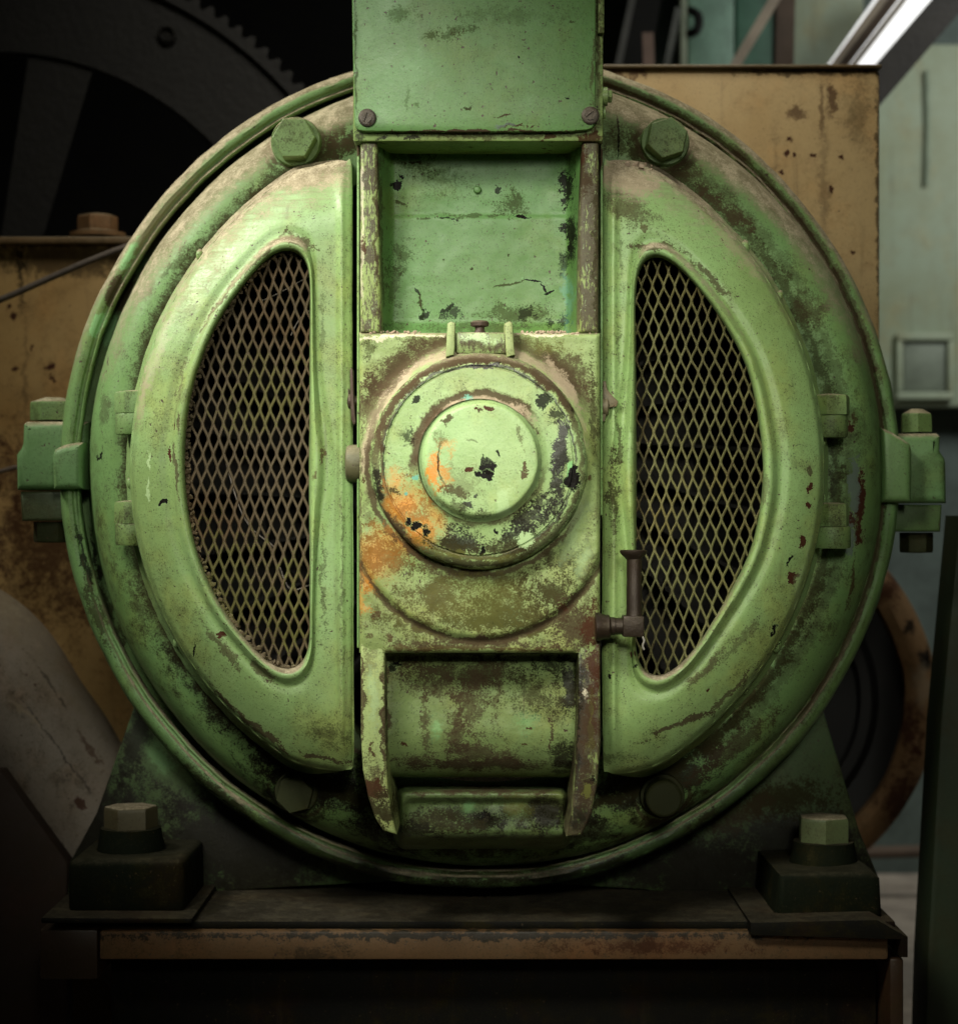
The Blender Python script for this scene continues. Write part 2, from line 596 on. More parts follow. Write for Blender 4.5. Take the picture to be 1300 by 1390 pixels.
# pipe and kerb near the floor, dark post in the right foreground
q = MB()
sweep(q, [W(1140, 1158, 2.4), W(1420, 1152, 2.4)], .016, 12)
tag(obj('floor_pipe', q, M_brown, origin=W(1240, 1155, 2.4)), 'dull brown pipe running low along the wall', 'pipe')
q = MB()
sweep(q, [W(1262, 982, 2.3), W(1420, 980, 2.3)], .014, 12)
tag(obj('wall_pipe', q, plain('grey_wall_pipe', (.16, .16, .14), .6), origin=W(1300, 981, 2.3)), 'short grey pipe on the dark wall behind the rusty wheel', 'pipe')
q = MB()
prism(q, [(1302, 700), (1420, 700), (1420, 1500), (1252, 1500), (1258, 1300), (1276, 980)], .55, .65, .006)
tag(obj('green_post', q, M_postg, origin=W(1300, 1500, .6)), 'dark green leaning post at the right edge of the picture', 'post')

# yellow cabinet behind on the right
YB = [('rust', 835, 90, 70, 20, 0, .8, .5, 2.2), ('rust', 880, 130, 14, 8), ('rust', 1130, 135, 7, 26, 0, .8), ('rust', 1115, 150, 5, 40, 0, .6),
      ('rust', 1082, 155, 18, 14, 0, .75, .5, 2.5), ('rust', 1070, 188, 8, 6), ('rust', 1066, 208, 4, 5, 0, 1, .3), ('rust', 1078, 210, 4, 4, 0, 1, .3),
      ('rust', 1062, 235, 4, 5, 0, 1, .3), ('rust', 1104, 210, 5, 4, 0, 1, .3), ('rust', 1140, 214, 4, 4, 0, 1, .3), ('rust', 1126, 256, 5, 4, 0, 1, .3),
      ('rust', 1156, 342, 4, 4, 0, 1, .3), ('brown', 1100, 97, 110, 6, 0, .8), ('brown', 1192, 260, 5, 200, 0, .8), ('brown', 1118, 250, 10, 140, 0, .35, .8),
      ('brown', 1052, 250, 8, 120, 0, .3, .8), ('grime_shade', 1165, 150, 26, 70, 0, .45, .9)]
T_yc = W(1000, 1400, .70)
M_yel = paint('aged_yellow_paint', (.44, .325, .155), T_yc, .70, YB, grime_shade=.35, speck=.8, chips=.15, streak=.75, rough=.55, var=.7, chipcol=(.10, .05, .02), bump=.15)
q = MB()
pbox(q, 800, 93, 1194, 735, .70, 1.2, .008)
yc = thing('yellow_cabinet', T_yc, 'tall ochre yellow steel cabinet with rust runs behind the right of the motor', 'cabinet')
obj('cabinet_body', q, M_yel, yc)
q = MB()
pbox(q, 760, 736, 960, 1400, .76, 1.15, .008)
obj('cabinet_stand', q, M_iron, yc)
q = MB()
pbox(q, 798, 87, 1197, 92.5, .694, 1.22, .003)
obj('top_plate', q, paint('edge_paint', (.12, .09, .045), grime_shade=.6, speck=.8, dust=.5), yc)

# big toothed wheel, upper left
gx, gy, gr, gd = -5, 478, 548, 1.35
q = MB()
NT = 150
ring = []
for i in range(NT * 4):
    a = 2 * PI * i / (NT * 4)
    r = gr + (5 if (i % 4) in (1, 2) else -5)
    ring.append((r, a))
def gp(r, a, d):
    return W(gx + r * math.sin(a), gy - r * math.cos(a), d)
n4 = len(ring)
vs_ = [gp(r, a, gd) for r, a in ring] + [gp(r, a, gd + .10) for r, a in ring]
vs_ += [gp(gr - 18, a, gd) for r, a in ring] + [gp(gr - 22, a, gd + .012) for r, a in ring] + [gp(408, a, gd + .012) for r, a in ring] + [gp(404, a, gd + .08) for r, a in ring]
fs_ = []
for i in range(n4):
    k = (i + 1) % n4
    fs_ += [(i, n4 + i, n4 + k, k), (i, k, 2 * n4 + k, 2 * n4 + i), (2 * n4 + i, 2 * n4 + k, 3 * n4 + k, 3 * n4 + i),
            (3 * n4 + i, 3 * n4 + k, 4 * n4 + k, 4 * n4 + i), (4 * n4 + i, 4 * n4 + k, 5 * n4 + k, 5 * n4 + i)]
q.add(vs_, fs_)
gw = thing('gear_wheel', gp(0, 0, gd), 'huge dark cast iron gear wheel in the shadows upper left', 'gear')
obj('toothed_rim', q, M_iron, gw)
q = MB()
for k in range(6):
    a = k * PI / 3 + .22
    pts = [(60, a - .35), (410, a - .11), (410, a + .11), (60, a + .35)]
    P0 = [gp(r, t, gd + .02) for r, t in pts]
    P1 = [gp(r, t, gd + .07) for r, t in pts]
    q.add(P0 + P1, [(0, 1, 2, 3), (7, 6, 5, 4), (0, 4, 5, 1), (2, 6, 7, 3), (1, 5, 6, 2), (3, 7, 4, 0)])
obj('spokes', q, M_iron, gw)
q = MB()
turned(q, gp(489, .497, gd + .016), (0, -1, 0), [(.020, 0), (.020, .012), (.014, .016), (.012, .008)], 18)
obj('rim_boss', q, M_dark, gw)
q = MB()
turned(q, gp(0, 0, gd + .11), (0, -1, 0), [(.12, 0), (.12, .14), (.10, .15), (.05, .15)], 32)
obj('hub', q, M_iron, gw)

# yellow gearbox behind on the left
YL = [('brown', 85, 350, 120, 32, 0, .75, .5, 1.6), ('black', 28, 370, 7, 60, 0, .8, .6), ('rust', 20, 430, 5, 8), ('rust', 14, 415, 4, 6), ('rust', 70, 498, 6, 8), ('rust', 72, 515, 4, 5),
      ('rust', 22, 500, 6, 5), ('rust', 45, 470, 3, 4), ('brown', 35, 520, 5, 100, 0, .4, .8), ('rust', 90, 730, 170, 150, 0, .85, .8, 2.6), ('rust', 30, 640, 120, 60, 0, .6, .8, 2.6)]
T_yl = W(40, 1400, .92)
M_yl = paint('dirty_yellow_paint', (.40, .265, .10), T_yl, .92, YL, grime_shade=.4, speck=.9, chips=.15, streak=.5, rough=.6, var=.7, chipcol=(.07, .035, .02), bump=.2)
yl = thing('yellow_gearbox', T_yl, 'stained yellow gearbox housing behind the left of the motor', 'gearbox')
q = MB()
pbox(q, -320, 331, 300, 1420, .92, 1.12, .008)
obj('gearbox_body', q, M_yl, yl)
q = MB()
pbox(q, -330, 321, 310, 330.5, .90, 1.13, .003)
obj('lid_plate', q, paint('lid_paint', (.20, .14, .075), grime_shade=.7, speck=.7, dust=.9, dustlo=.2), yl)
q = MB()
M_rbolt = paint('rusty_bolt_paint', (.22, .13, .06), grime_shade=.5, speck=.9, chips=.3, dust=.7, rough=.7, rnd=True)
p = W(133, 321, .98)
turned(q, p, (0, 0, 1), [(.052, -.002), (.052, .006), (.034, .010)], 20)
hexhead(q, p + Vector((0, 0, .006)), (0, 0, 1), .037, .032, .3)
obj('lid_bolt', q, M_rbolt, yl)

# cables
q = MB()
cpts = spline([W(-60, 425, .80), W(0, 407, .80), W(60, 381, .80), (W(120, 355, .80)), W(175, 334, .80), W(230, 318, .82)], 8)
sweep(q, cpts, .0058, 10)
tag(obj('cable', q, plain('grey_cable', (.13, .105, .085), .8), origin=cpts[0]), 'thin dusty cable strung across the yellow gearbox', 'cable')
q = MB()
cpts = spline([W(-60, 655, .80), W(0, 640, .80), W(30, 633, .80), W(110, 622, .80)], 8)
sweep(q, cpts, .004, 10)
tag(obj('wire', q, plain('brown_wire', (.16, .12, .09), .8), origin=cpts[0]), 'short brown wire passing behind the left flange bolts', 'wire')

# bent grey pipe, lower left
q = MB()
path = spline([W(-420, 862, .76), W(-160, 860, .76), W(-85, 866, .76), W(-20, 905, .76), W(32, 980, .76), W(84, 1060, .76), W(146, 1155, .76), W(230, 1285, .76)], 8)
sweep(q, path, .122, 56)
q.jitter(.004, 9)
GB = [('dust', 15, 785, 55, 22, 20, .8, .8, 1.2), ('black', 75, 1010, 2, 90, -36, .6, .6, 2), ('black', 62, 930, 2, 60, -34, .6, .6, 2), ('rust', 110, 1090, 5, 14, -35, .9, .3),
      ('dust', 40, 970, 40, 3, 45, .5, .8, 2), ('rust', 130, 950, 22, 120, -34, .7, .8, 2.2), ('black', 85, 1150, 10, 6, 45, .9, .3), ('rust', 120, 1020, 3, 40, -33, .7, .6, 2)]
tag(obj('bent_pipe', q, paint('grey_pipe_paint', (.23, .195, .155), Vector(path[0]), .65, GB, grime_shade=.6, speck=.8, chips=.35, streak=.4, rough=.65, dust=.45, var=.8, bump=.6), origin=path[0]),
    'fat grey elbow pipe bending down at the lower left', 'pipe')
q = MB()
prism(q, [(-300, 1035), (2, 1046), (92, 1170), (92, 1500), (-300, 1500)], .58, .62, .006)
tag(obj('rust_plate', q, paint('rust_brown_plate', (.035, .021, .014), grime_shade=.4, speck=.4, rough=.75, bump=.2), origin=W(-50, 1500, .6)),
    'dark rust brown plate under the bent grey pipe', 'plate')

# rusty wheel behind on the right
rx_, ry_, rd = 1002, 950, 1.25
M_rustw = paint('rusty_yellow_rim', (.24, .145, .065), W(rx_, ry_, rd), rd, [('black', 1255, 895, 12, 16, 0, 1, .4, 2), ('rust', 1235, 985, 22, 40, 0, .9, .6, 2.4), ('rust', 1205, 800, 24, 30, 30, .9, .6, 2.4), ('rust', 1220, 1080, 30, 60, 20, .9, .7, 2.4), ('black', 1232, 850, 8, 12, 0, .9, .4, 2), ('dust', 1250, 930, 14, 40, 0, .5, .8, 2)], grime_shade=.7, speck=.8, chips=.75, streak=.0, rough=.75, chipcol=(.06, .028, .016), bump=.5)
rw = thing('rusty_wheel', W(rx_, ry_, rd), 'rust eaten wheel with a pitted yellow rim half hidden behind the motor', 'wheel')
q = MB()
lathe(q, [(rx_, ry_, 222, rd + .04), (rx_, ry_, 226, rd), (rx_, ry_, 240, rd - .012), (rx_, ry_, 258, rd - .010), (rx_, ry_, 268, rd + .004), (rx_, ry_, 268, rd + .12), (rx_, ry_, 240, rd + .13)], 120)
q.jitter(.003, 14)
obj('rim', q, M_rustw, rw)
q = MB()
lathe(q, [(rx_, ry_, 228, rd + .035), (rx_, ry_, 190, rd + .045), (rx_, ry_, 180, rd + .02), (rx_, ry_, 166, rd + .02), (rx_, ry_, 160, rd + .05), (rx_, ry_, 30, rd + .05)], 96, True)
obj('web', q, M_iron, rw)

# ------------------------------------------------------------------ machine base
T_b = W(640, 1270, .2)
T_b.z = 0
base = thing('machine_base', T_b, 'long brown yellow steel base frame under the green motor', 'base')
BB = [('oil', 640, 1274, 600, 7, 0, .9, .5, 2), ('oil', 420, 1300, 60, 20, 0, .6, .8, 2), ('rust', 900, 1290, 150, 14, 0, .8, .8, 2)]
M_base = paint('base_brown_yellow', (.115, .066, .028), T_b, .2, BB, grime_shade=.55, speck=.7, chips=.2, streak=.4, rough=.6, dust=0)
M_shade = paint('shade_black', (.0045, .0045, .003), grime_shade=.5, speck=.4, chips=.1, rough=.7, dust=.12, spec0=.12)  # near-black colour carries the shade under the motor
q = MB()
pbox(q, 135, 1264, 1205, 1303, .22, .29, .004)
obj('flange_edge', q, M_base, base)
q = MB()
a, b = W(150, 1304, .30), W(1190, 1304, .30)
box(q, (a.x, .305, 0), (b.x, .36, a.z), .003)
obj('web_plate', q, M_shade, base)
q = MB()
pbox(q, 118, 1250, 1215, 1262, .235, 1.1, .004)
obj('top_plate', q, M_shade, base)
q = MB()
pbox(q, 56, 1246, 262, 1254, .21, 1.1, .003)
q.jitter(.002, 30)
sh = obj('shim_plate', q, M_shade, base)
q = MB()
prism(q, [(1018, 1252), (1190, 1248), (1232, 1272), (1232, 1300), (1222, 1300), (1222, 1276), (1018, 1270)], .20, 1.0, .003)
obj('shim_plate', q, M_shade, base)
q = MB()
M_endb = paint('end_block_brown', (.034, .020, .011), grime_shade=.5, speck=.5)
pbox(q, 54, 1262, 133, 1330, .225, .9, .004)
obj('end_block', q, M_endb, base)
q = MB()
pbox(q, 1207, 1301, 1226, 1420, .225, .9, .004)
obj('end_block', q, M_endb, base)

# ------------------------------------------------------------------ the motor
CX, CY = 651, 638
T = W(CX, 1245, .45)
motor = thing('electric_motor', T, 'grimy green industrial electric motor with two mesh fronted covers and a central bearing arm', 'motor')

# --- stator flange (outer ring)
FB = [('dust', 210, 300, 150, 22, -52, .55, .9, 1.6), ('brown', 155, 395, 9, 26, 25, .9, .3), ('fresh', 175, 345, 9, 26, 35, .9, .3), ('fresh', 135, 440, 10, 24, 25, .9, .3),
      ('brown', CX, CY, 529, (8, -100, .0), 0, .95, .5, 1.4), ('brown', CX, CY, 529, (5, 0, -.2), 0, .6, .5, 1.6),
      ('black', 115, 760, 4, 50, -14, .9, .4, 2.5), ('grime_shade', 130, 830, 12, 60, -22, .8, .5, 2.5), ('grime_shade', 300, 1080, 90, 12, 42, .8, .6, 2.4), ('oil', 500, 1185, 160, 14, 8, .85, .6, 2.4),
      ('oil', 800, 1180, 150, 14, -10, .85, .6, 2.4), ('grime_shade', 650, 1190, 120, 16, 0, .8, .6, 2), ('brown', 960, 1110, 30, 10, -35, .7, .5, 2.2), ('grime_shade', 1110, 940, 20, 60, 40, .5, .8, 2.4),
      ('brown', CX, CY, 549, (5, 60, .1), 0, .9, .4, 1.4), ('brown', CX, CY, 553, (7, 40, .55), 0, .7, .5, 2.2), ('oil', CX, CY, 562, (14, 180, .5), 0, .7, .6, 2)]
M_flange = paint('green_flange_paint', GREEN, T, .35, FB, dust=.95, dustlo=.12, dusthi=.55, wipe=.25, grime_shade=.55, speck=.8, chips=.25, streak=.35, rough=.5, seed=1)
q = MB()
lathe(q, [(CX, CY, 440, .44), (CX, CY, 540, .44), (CX, CY, 541, .372), (CX, CY, 542, .357), (CX, CY, 544, .351), (CX, CY, 546, .350), (CX, CY, 548.5, .3535), (CX, CY, 551, .353),
          (CX, CY, 554, .349), (CX, CY, 559, .3475), (CX, CY, 564, .350), (CX, CY, 567.5, .358), (CX, CY, 569, .376), (CX, CY, 569, .41), (CX, CY, 567, .43), (CX, CY, 552, .435),
          (CX, CY, 540, .46), (CX, CY, 540, .60), (CX, CY, 500, .64), (CX, CY, 60, .65)], 240, True)
q.jitter(.0022, 7).jitter(.0014, 26).jitter(.0006, 70)
obj('stator_housing', q, M_flange, motor)

# --- end shield
sx_, sy_ = 659, 637
SB = [('grime_shade', sx_, sy_, 474, (16, 0, -1.6), 0, .75, .8, 2.0), ('brown', 402, 193, 38, (5, 180, -.6), 0, .85, .6, 1.4), ('grime_shade', 402, 193, 46, (8, 180, -.2), 0, .7, .8, 2), ('brown', 902, 193, 38, (5, 180, -.6), 0, .85, .6, 1.4), ('grime_shade', 902, 193, 46, (8, 180, -.2), 0, .7, .8, 2), ('brown', 403, 1075, 38, (5, 180, -.6), 0, .85, .6, 1.4), ('grime_shade', 403, 1075, 46, (8, 180, -.2), 0, .7, .8, 2), ('brown', 898, 1080, 38, (5, 180, -.6), 0, .85, .6, 1.4), ('grime_shade', 898, 1080, 46, (8, 180, -.2), 0, .7, .8, 2), ('grime_shade', sx_, sy_, 482, (22, -90, -.2), 0, .85, .8, 1.6), ('grime_shade', sx_, sy_, 490, (16, 70, .2), 0, .45, .8, 2.2), ('grime_shade', 300, 330, 60, 16, -45, .5, .8, 2.2), ('brown', 560, 175, 60, 30, 0, .6, .6, 2), ('brown', 460, 185, 20, 30, 0, .7, .6, 2), ('rust', 1166, 690, 9, 52, 4, 1, .12, 1.6), ('rust', 1150, 712, 12, 16, 20, 1, .12, 1.4), ('grey', 1157, 660, 9, 40, 0, .9, .2, 1.4),  # rings beside the covers: dirt plus the covers' shade put into colour
      ('grey', 1152, 730, 8, 28, 0, .9, .2, 1.4), ('rust', 1155, 790, 4, 50, 4, .8, .4, 2.4), ('rust', 1152, 580, 7, 8, 0, 1, .15), ('rust', 1160, 570, 6, 14, 0, .7, .6, 2), ('brown', 1100, 420, 30, 30, 20, .45, .6, 2.6),
      ('brown', 990, 290, 40, 14, 38, .7, .5, 2.6), ('brown', 930, 240, 40, 20, 30, .5, .6, 2.4), ('grime_shade', 870, 175, 30, 30, 0, .6, .7, 2.4), ('grime_shade', 350, 270, 26, 16, -40, .7, .6, 2.4),
      ('grime_shade', 240, 360, 10, 60, 38, .5, .8, 2.4), ('black', 141, 490, 3, 6, 0, 1, .3), ('black', 135, 620, 3, 8, 0, 1, .3), ('grime_shade', 140, 560, 10, 50, 0, .5, .8, 2.4),
      ('oil', 300, 950, 130, 30, 44, .75, .7, 2.4), ('oil', 420, 1040, 120, 60, 25, .97, .5, 2.0), ('oil', 400, 1075, 60, 50, 0, .9, .6, 2), ('oil', 880, 1060, 130, 42, -18, .92, .5, 2.0), ('brown', 1000, 1010, 80, 18, -38, .75, .5, 2.4),
      ('grime_shade', 650, 1130, 170, 50, 0, .9, .6, 1.8), ('oil', 790, 1130, 70, 30, -10, .8, .6, 2.2), ('oil', 520, 1130, 60, 40, 20, .8, .6, 2.2), ('brown', 900, 1120, 90, 14, -28, .6, .6, 2.4),
      ('grime_shade', 190, 830, 12, 90, -20, .55, .8, 2.4), ('grime_shade', 1080, 860, 14, 50, 30, .6, .7, 2.4), ('grime_shade', 1010, 950, 40, 14, -45, .5, .7, 2.6), ('black', 838, 185, 1.6, 36, 0, 1, .3, .4), ('oil', 1128, 640, 8, 70, 0, .5, .9, 2),
      ('grime_shade', sx_, sy_, 478, (13, 180, .35), 0, .8, .7, 1.8), ('brown', sx_, sy_, 505, (22, 0, .60), 0, .4, .8, 2.0)]
M_shield = paint('green_shield_paint', GREEN, T, .27, SB, dust=.92, dustlo=.14, dusthi=.55, wipe=.25, grime_shade=.8, speck=.8, chips=.25, streak=.3, rough=.46, seed=2)  # stronger dirt wash also stands for shading by the covers
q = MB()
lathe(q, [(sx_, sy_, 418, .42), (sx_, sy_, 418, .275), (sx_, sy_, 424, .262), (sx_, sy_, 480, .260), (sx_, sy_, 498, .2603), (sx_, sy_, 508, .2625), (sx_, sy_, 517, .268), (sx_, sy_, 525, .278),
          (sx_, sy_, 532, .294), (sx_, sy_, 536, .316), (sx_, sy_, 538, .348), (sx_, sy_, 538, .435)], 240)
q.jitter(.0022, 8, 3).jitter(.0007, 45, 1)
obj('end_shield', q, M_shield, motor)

# --- dark rotor and fan inside
M_inner = plain('dark_interior', (.015, .0135, .011), .9)
q = MB()
lathe(q, [(CX, CY, 436, .56), (CX, CY, 300, .54), (CX, CY, 290, .50), (CX, CY, 100, .50), (CX, CY, 90, .44)], 64, True)
for k in range(28):
    a = 2 * PI * k / 28
    p0, p1 = (180, a), (400, a + .16)
    vv = []
    for d in (.42, .52):
        for r, t in (p0, p1):
            for e in (-.008, .008):
                vv.append(W(CX + r * math.sin(t + e), CY - r * math.cos(t + e), d))
    q.add(vv, [(0, 1, 3, 2), (4, 6, 7, 5), (0, 2, 6, 4), (1, 5, 7, 3), (2, 3, 7, 6), (0, 4, 5, 1)])
fan = obj('cooling_fan', q, M_inner, motor)

# --- ventilation covers with expanded metal screens
def arc(cx, cy, r, a0, a1, n):
    return [(cx + r * math.cos(a0 + (a1 - a0) * i / n), cy + r * math.sin(a0 + (a1 - a0) * i / n)) for i in range(n + 1)]


def resample(poly, n):
    P = np.array([(p[0], p[1]) for p in poly] + [(poly[0][0], poly[0][1])], float)
    L = np.concatenate([[0], np.cumsum(np.hypot(*np.diff(P, axis=0).T))])
    t = np.linspace(0, L[-1], n, endpoint=False)
    return np.stack([np.interp(t, L, P[:, 0]), np.interp(t, L, P[:, 1])], 1)


def polar(poly, c, th):
    P = resample(poly, 1500) - np.array(c)
    a = np.arctan2(P[:, 1], P[:, 0])
    r = np.hypot(P[:, 0], P[:, 1])
    o = np.argsort(a)
    a, r = a[o], r[o]
    a = np.concatenate([a - 2 * PI, a, a + 2 * PI])
    r = np.concatenate([r, r, r])
    return np.interp(th, a, r)


OPEN_L = [(421, 420), (421, 372), (417, 352), (404, 338), (390, 336), (369, 343), (332, 384), (295, 436), (272, 492), (256, 550), (250, 615), (253, 680), (264, 740),
          (284, 794), (312, 842), (347, 884), (368, 904), (391, 913), (410, 906), (421, 882), (421, 840), (421, 750), (421, 640), (421, 530)]
OPEN_R = [(862, 420), (863, 380), (868, 358), (878, 346), (890, 343), (923, 364), (957, 402), (984, 440), (1016, 500), (1032, 580), (1037, 640), (1031, 700), (1018, 752),
          (985, 815), (950, 872), (922, 905), (893, 922), (872, 915), (862, 893), (862, 840), (862, 750), (862, 640), (862, 530)]
OUT_L = [(478, 232), (470, 219), (455, 218), (428, 226)] + [(650 + 472 * math.cos(math.radians(a)), 634 + 472 * math.sin(math.radians(a))) for a in range(238, 121, -5)] + \
        [(428, 1041), (455, 1046), (472, 1043), (480, 1030), (480, 900), (479, 640), (478, 400)]
OUT_R = [(818, 232), (825, 219), (843, 219), (868, 225)] + [(645 + 472 * math.cos(math.radians(a)), 636 + 472 * math.sin(math.radians(a))) for a in range(-58, 59, 5)] + \
        [(866, 1046), (838, 1050), (824, 1047), (818, 1034), (817, 900), (817, 640), (818, 400)]


def cover(outer, inner, c, straight_sign, drips, seed):
    outer = spline([(*p, 0) for p in outer], 6, True)
    I = resample(spline([(*p, 0) for p in inner], 8, True), 300)
    kr = np.exp(-.5 * (np.arange(-12, 13) / 4.0) ** 2)
    kr /= kr.sum()
    I = sum(k * np.roll(I, j, 0) for j, k in zip(range(-12, 13), kr))
    inner = [Vector((p[0], p[1], 0)) for p in I]
    S = resample(outer, 320) - np.array(c)
    th = np.sort(np.arctan2(S[:, 1], S[:, 0]))
    ro = polar(outer, c, th)
    ri = polar(inner, c, th)
    n = len(th)
    xs = 478.5 if straight_sign > 0 else 817.5
    P = resample(outer, 900)
    AR = P[np.abs(P[:, 0] - xs) > 12]                 # the curved rim
    wst = [1 - sstep(4, 70, abs(c[0] + r * math.cos(t) - xs)) for r, t in zip(ro, th)]

    def depth(x, y):
        e = float(np.min(np.hypot(AR[:, 0] - x, AR[:, 1] - y)))
        R = 66 + 26 * abs(y - 634) / 440
        u = max(0, 1 - e / R)
        d = .060 + R * .52e-3 * u * u + .010 * max(0, 1 - e / 7) ** 2
        es = abs(x - xs)
        d -= .0055 * math.exp(-((es - 15) / 5.0) ** 2)     # pressed bead beside the bracket
        v = max(0, 1 - es / 9) * .97
        return d + .011 * (1 - math.sqrt(1 - v * v))

    rings = []
    prof = ((-2, .040), (-1, .020), (0, .006), (2, -.004), (5, -.009), (9, -.0105), (13, -.008), (17, 0), (21, .0040), (26, .0035), (32, .0010))
    for off, dz in prof:
        rings.append([(ri[i] + off, depth(c[0] + (ri[i] + off) * math.cos(th[i]), c[1] + (ri[i] + off) * math.sin(th[i])) + dz) for i in range(n)])
    for f in [k / 26 for k in range(1, 27)]:
        f = 1 - (1 - f) ** 1.6
        rr = []
        for i in range(n):
            a = ri[i] + 32
            r = a + (max(a + 1, ro[i]) - a) * f
            rr.append((r, depth(c[0] + r * math.cos(th[i]), c[1] + r * math.sin(th[i]))))
        rings.append(rr)
    edge = [d for r, d in rings[-1]]
    for f, g in ((.03, 1.2), (.10, 1.6), (.5, 1.6), (.80, 1.6), (.88, 3), (.92, 6), (.95, 7), (1.0, 7)):
        rr = []
        for i in range(n):
            t = th[i]
            low = max(0, math.sin(t)) ** 2
            k = 1 - wst[i]
            gg = g * (1 + .7 * low) * k
            gg += (1.5 * noise.noise(Vector((math.cos(t) * 7, math.sin(t) * 7, seed))) + .8 * noise.noise(Vector((math.cos(t) * 30, math.sin(t) * 30, seed)))) * (k if g > 2 else .15)
            rr.append((ro[i] + gg, edge[i] + (.2555 - edge[i]) * f))
        rings.append(rr)
    m = MB()
    vs_ = [W(c[0] + r * math.cos(t), c[1] + r * math.sin(t), d) for rr in rings for (r, d), t in zip(rr, th)]
    fs_ = []
    for j in range(len(rings) - 1):
        for i in range(n):
            k = (i + 1) % n
            fs_.append((j * n + i, j * n + k, (j + 1) * n + k, (j + 1) * n + i))
    m.add(vs_, fs_)
    m.jitter(.0009, 8, seed).jitter(.0004, 38, seed)
    for (px, py, s, dd) in drips:                              # thick runs of paint at the rim
        b = bmesh.new()
        bmesh.ops.create_icosphere(b, subdivisions=2, radius=1)
        p = W(px, py, dd)
        for v in b.verts:
            v.co = p + Vector((v.co.x * s * .55e-3, v.co.y * s * .6e-3, v.co.z * s * 1e-3)) * (1 + .2 * noise.noise(v.co * 2))
        m.bm(b)
    return m, inner


CLB = [('brown', 250, 505, 4, 40, 16, .5, .6, 2.4), ('brown', 360, 345, 70, 5, -48, .8, .5, 2.0), ('brown', 410, 328, 34, 7, 28, .8, .4, 1.8), ('brown', 300, 410, 4, 60, 35, .8, .5, 2.2), ('black', 219, 680, 4, 6, 20, 1, .15, 1.2),
       ('pale', 203, 625, 3, 14, 0, .9, .4, 1.4), ('pale', 202, 665, 3, 16, 0, .9, .4, 1.4), ('rust', 234, 616, 3.5, 12, 0, 1, .15, .8), ('rust', 236, 580, 2, 6, 0, 1, .2, .8), ('brown', 242, 640, 2.5, 50, -6, .8, .4, 1.4),
       ('brown', 245, 575, 2.5, 18, 0, .8, .4, 2), ('grime_shade', 440, 800, 4, 110, 0, .55, .7, 2.4), ('grime_shade', 440, 450, 4, 100, 0, .4, .8, 2.4), ('rust', 438, 620, 3, 8, 0, .8, .4), ('rust', 430, 645, 4, 8, 0, .7, .4),
       ('brown', 300, 875, 7, 60, -40, .7, .5, 2.2), ('rust', 300, 862, 8, 5, 30, 1, .25), ('black', 262, 884, 1.6, 10, 10, 1, .2, .8), ('grime_shade', 450, 1000, 40, 24, 0, .6, .8, 2), ('brown', 340, 985, 80, 6, 40, .9, .3, 2.2),
       ('brown', 440, 1033, 46, 5, 14, .9, .3, 2), ('dust', 415, 235, 70, 26, -12, .9, .6, 1.4), ('dust', 300, 330, 30, 80, 42, .35, .9, 2), ('cream', 213, 470, 14, 90, 20, .30, .9, 1.8), ('dust', 190, 530, 8, 60, 8, .5, .8, 1.6),  # cream patch along the left rim includes a painted highlight
       ('grime_shade', 465, 800, 3, 200, 0, .5, .7, 2.4), ('brown', 352, 905, 30, 9, 40, .8, .5, 1.8)]
CRB = [('dust', 850, 240, 70, 24, 14, .95, .5, 1.4), ('brown', 850, 285, 60, 26, 20, .75, .7, 1.6), ('brown', 885, 336, 34, 6, 0, .85, .4, 1.6), ('brown', 960, 375, 60, 5, 45, .8, .5, 1.8), ('rust', 872, 310, 6, 7, 0, .7, .3, 2),
       ('rust', 1102, 663, 5, 9, 25, 1, .1, 1.8), ('rust', 1098, 684, 3, 5, 0, 1, .1, 1.6), ('rust', 1091, 737, 6, 11, 10, 1, .1, .8), ('rust', 1079, 785, 8, 8, 0, 1, .1, 2.0), ('black', 1073, 760, 2, 8, 30, 1, .15, 1.8), ('brown', 1100, 640, 4, 6, 0, .8, .3, 2),
       ('grime_shade', 838, 600, 6, 46, 0, .75, .6, 2.6), ('grime_shade', 832, 680, 9, 60, 0, .85, .6, 2.8), ('grime_shade', 838, 470, 6, 30, 0, .6, .6, 2.6), ('grime_shade', 842, 350, 5, 60, 0, .4, .8, 2.4), ('rust', 858, 886, 2.4, 5, 0, 1, .2, .8), ('black', 860, 905, 3, 3, 0, 1, .2, 2),
       ('black', 827, 917, 2.2, 4, 0, 1, .15, 1), ('rust', 963, 940, 2.4, 4, 0, 1, .2, 1), ('brown', 920, 985, 60, 4, -22, .9, .3, 2.2), ('grime_shade', 880, 1000, 20, 12, 0, .4, .8, 2.6), ('brown', 990, 945, 50, 5, -44, .8, .3, 2.2), ('grime_shade', 830, 1030, 40, 12, 0, .6, .7, 2),
       ('brown', 1005, 870, 8, 50, 40, .5, .6, 2.6), ('black', 1052, 858, 3, 8, 20, 1, .15, 1.4), ('dust', 1000, 330, 18, 70, -38, .5, .8, 2), ('brown', 1036, 660, 5, 30, 0, .5, .5, 2.4), ('pale', 1090, 790, 8, 110, 14, .3, .9, 2), ('brown', 960, 905, 40, 8, -46, .75, .5, 1.8)]
M_coverL = paint('left_cover_paint', (.222, .358, .138), T, .07, CLB, dust=1.0, dustlo=.25, dusthi=.72, grime_shade=.45, speck=.9, chips=.14, streak=.5, rough=.42, seed=3, bump=.35)
M_coverR = paint('right_cover_paint', (.228, .365, .134), T, .07, CRB, dust=1.0, dustlo=.30, dusthi=.78, grime_shade=.45, speck=.9, chips=.14, streak=.5, rough=.42, seed=4, bump=.35)
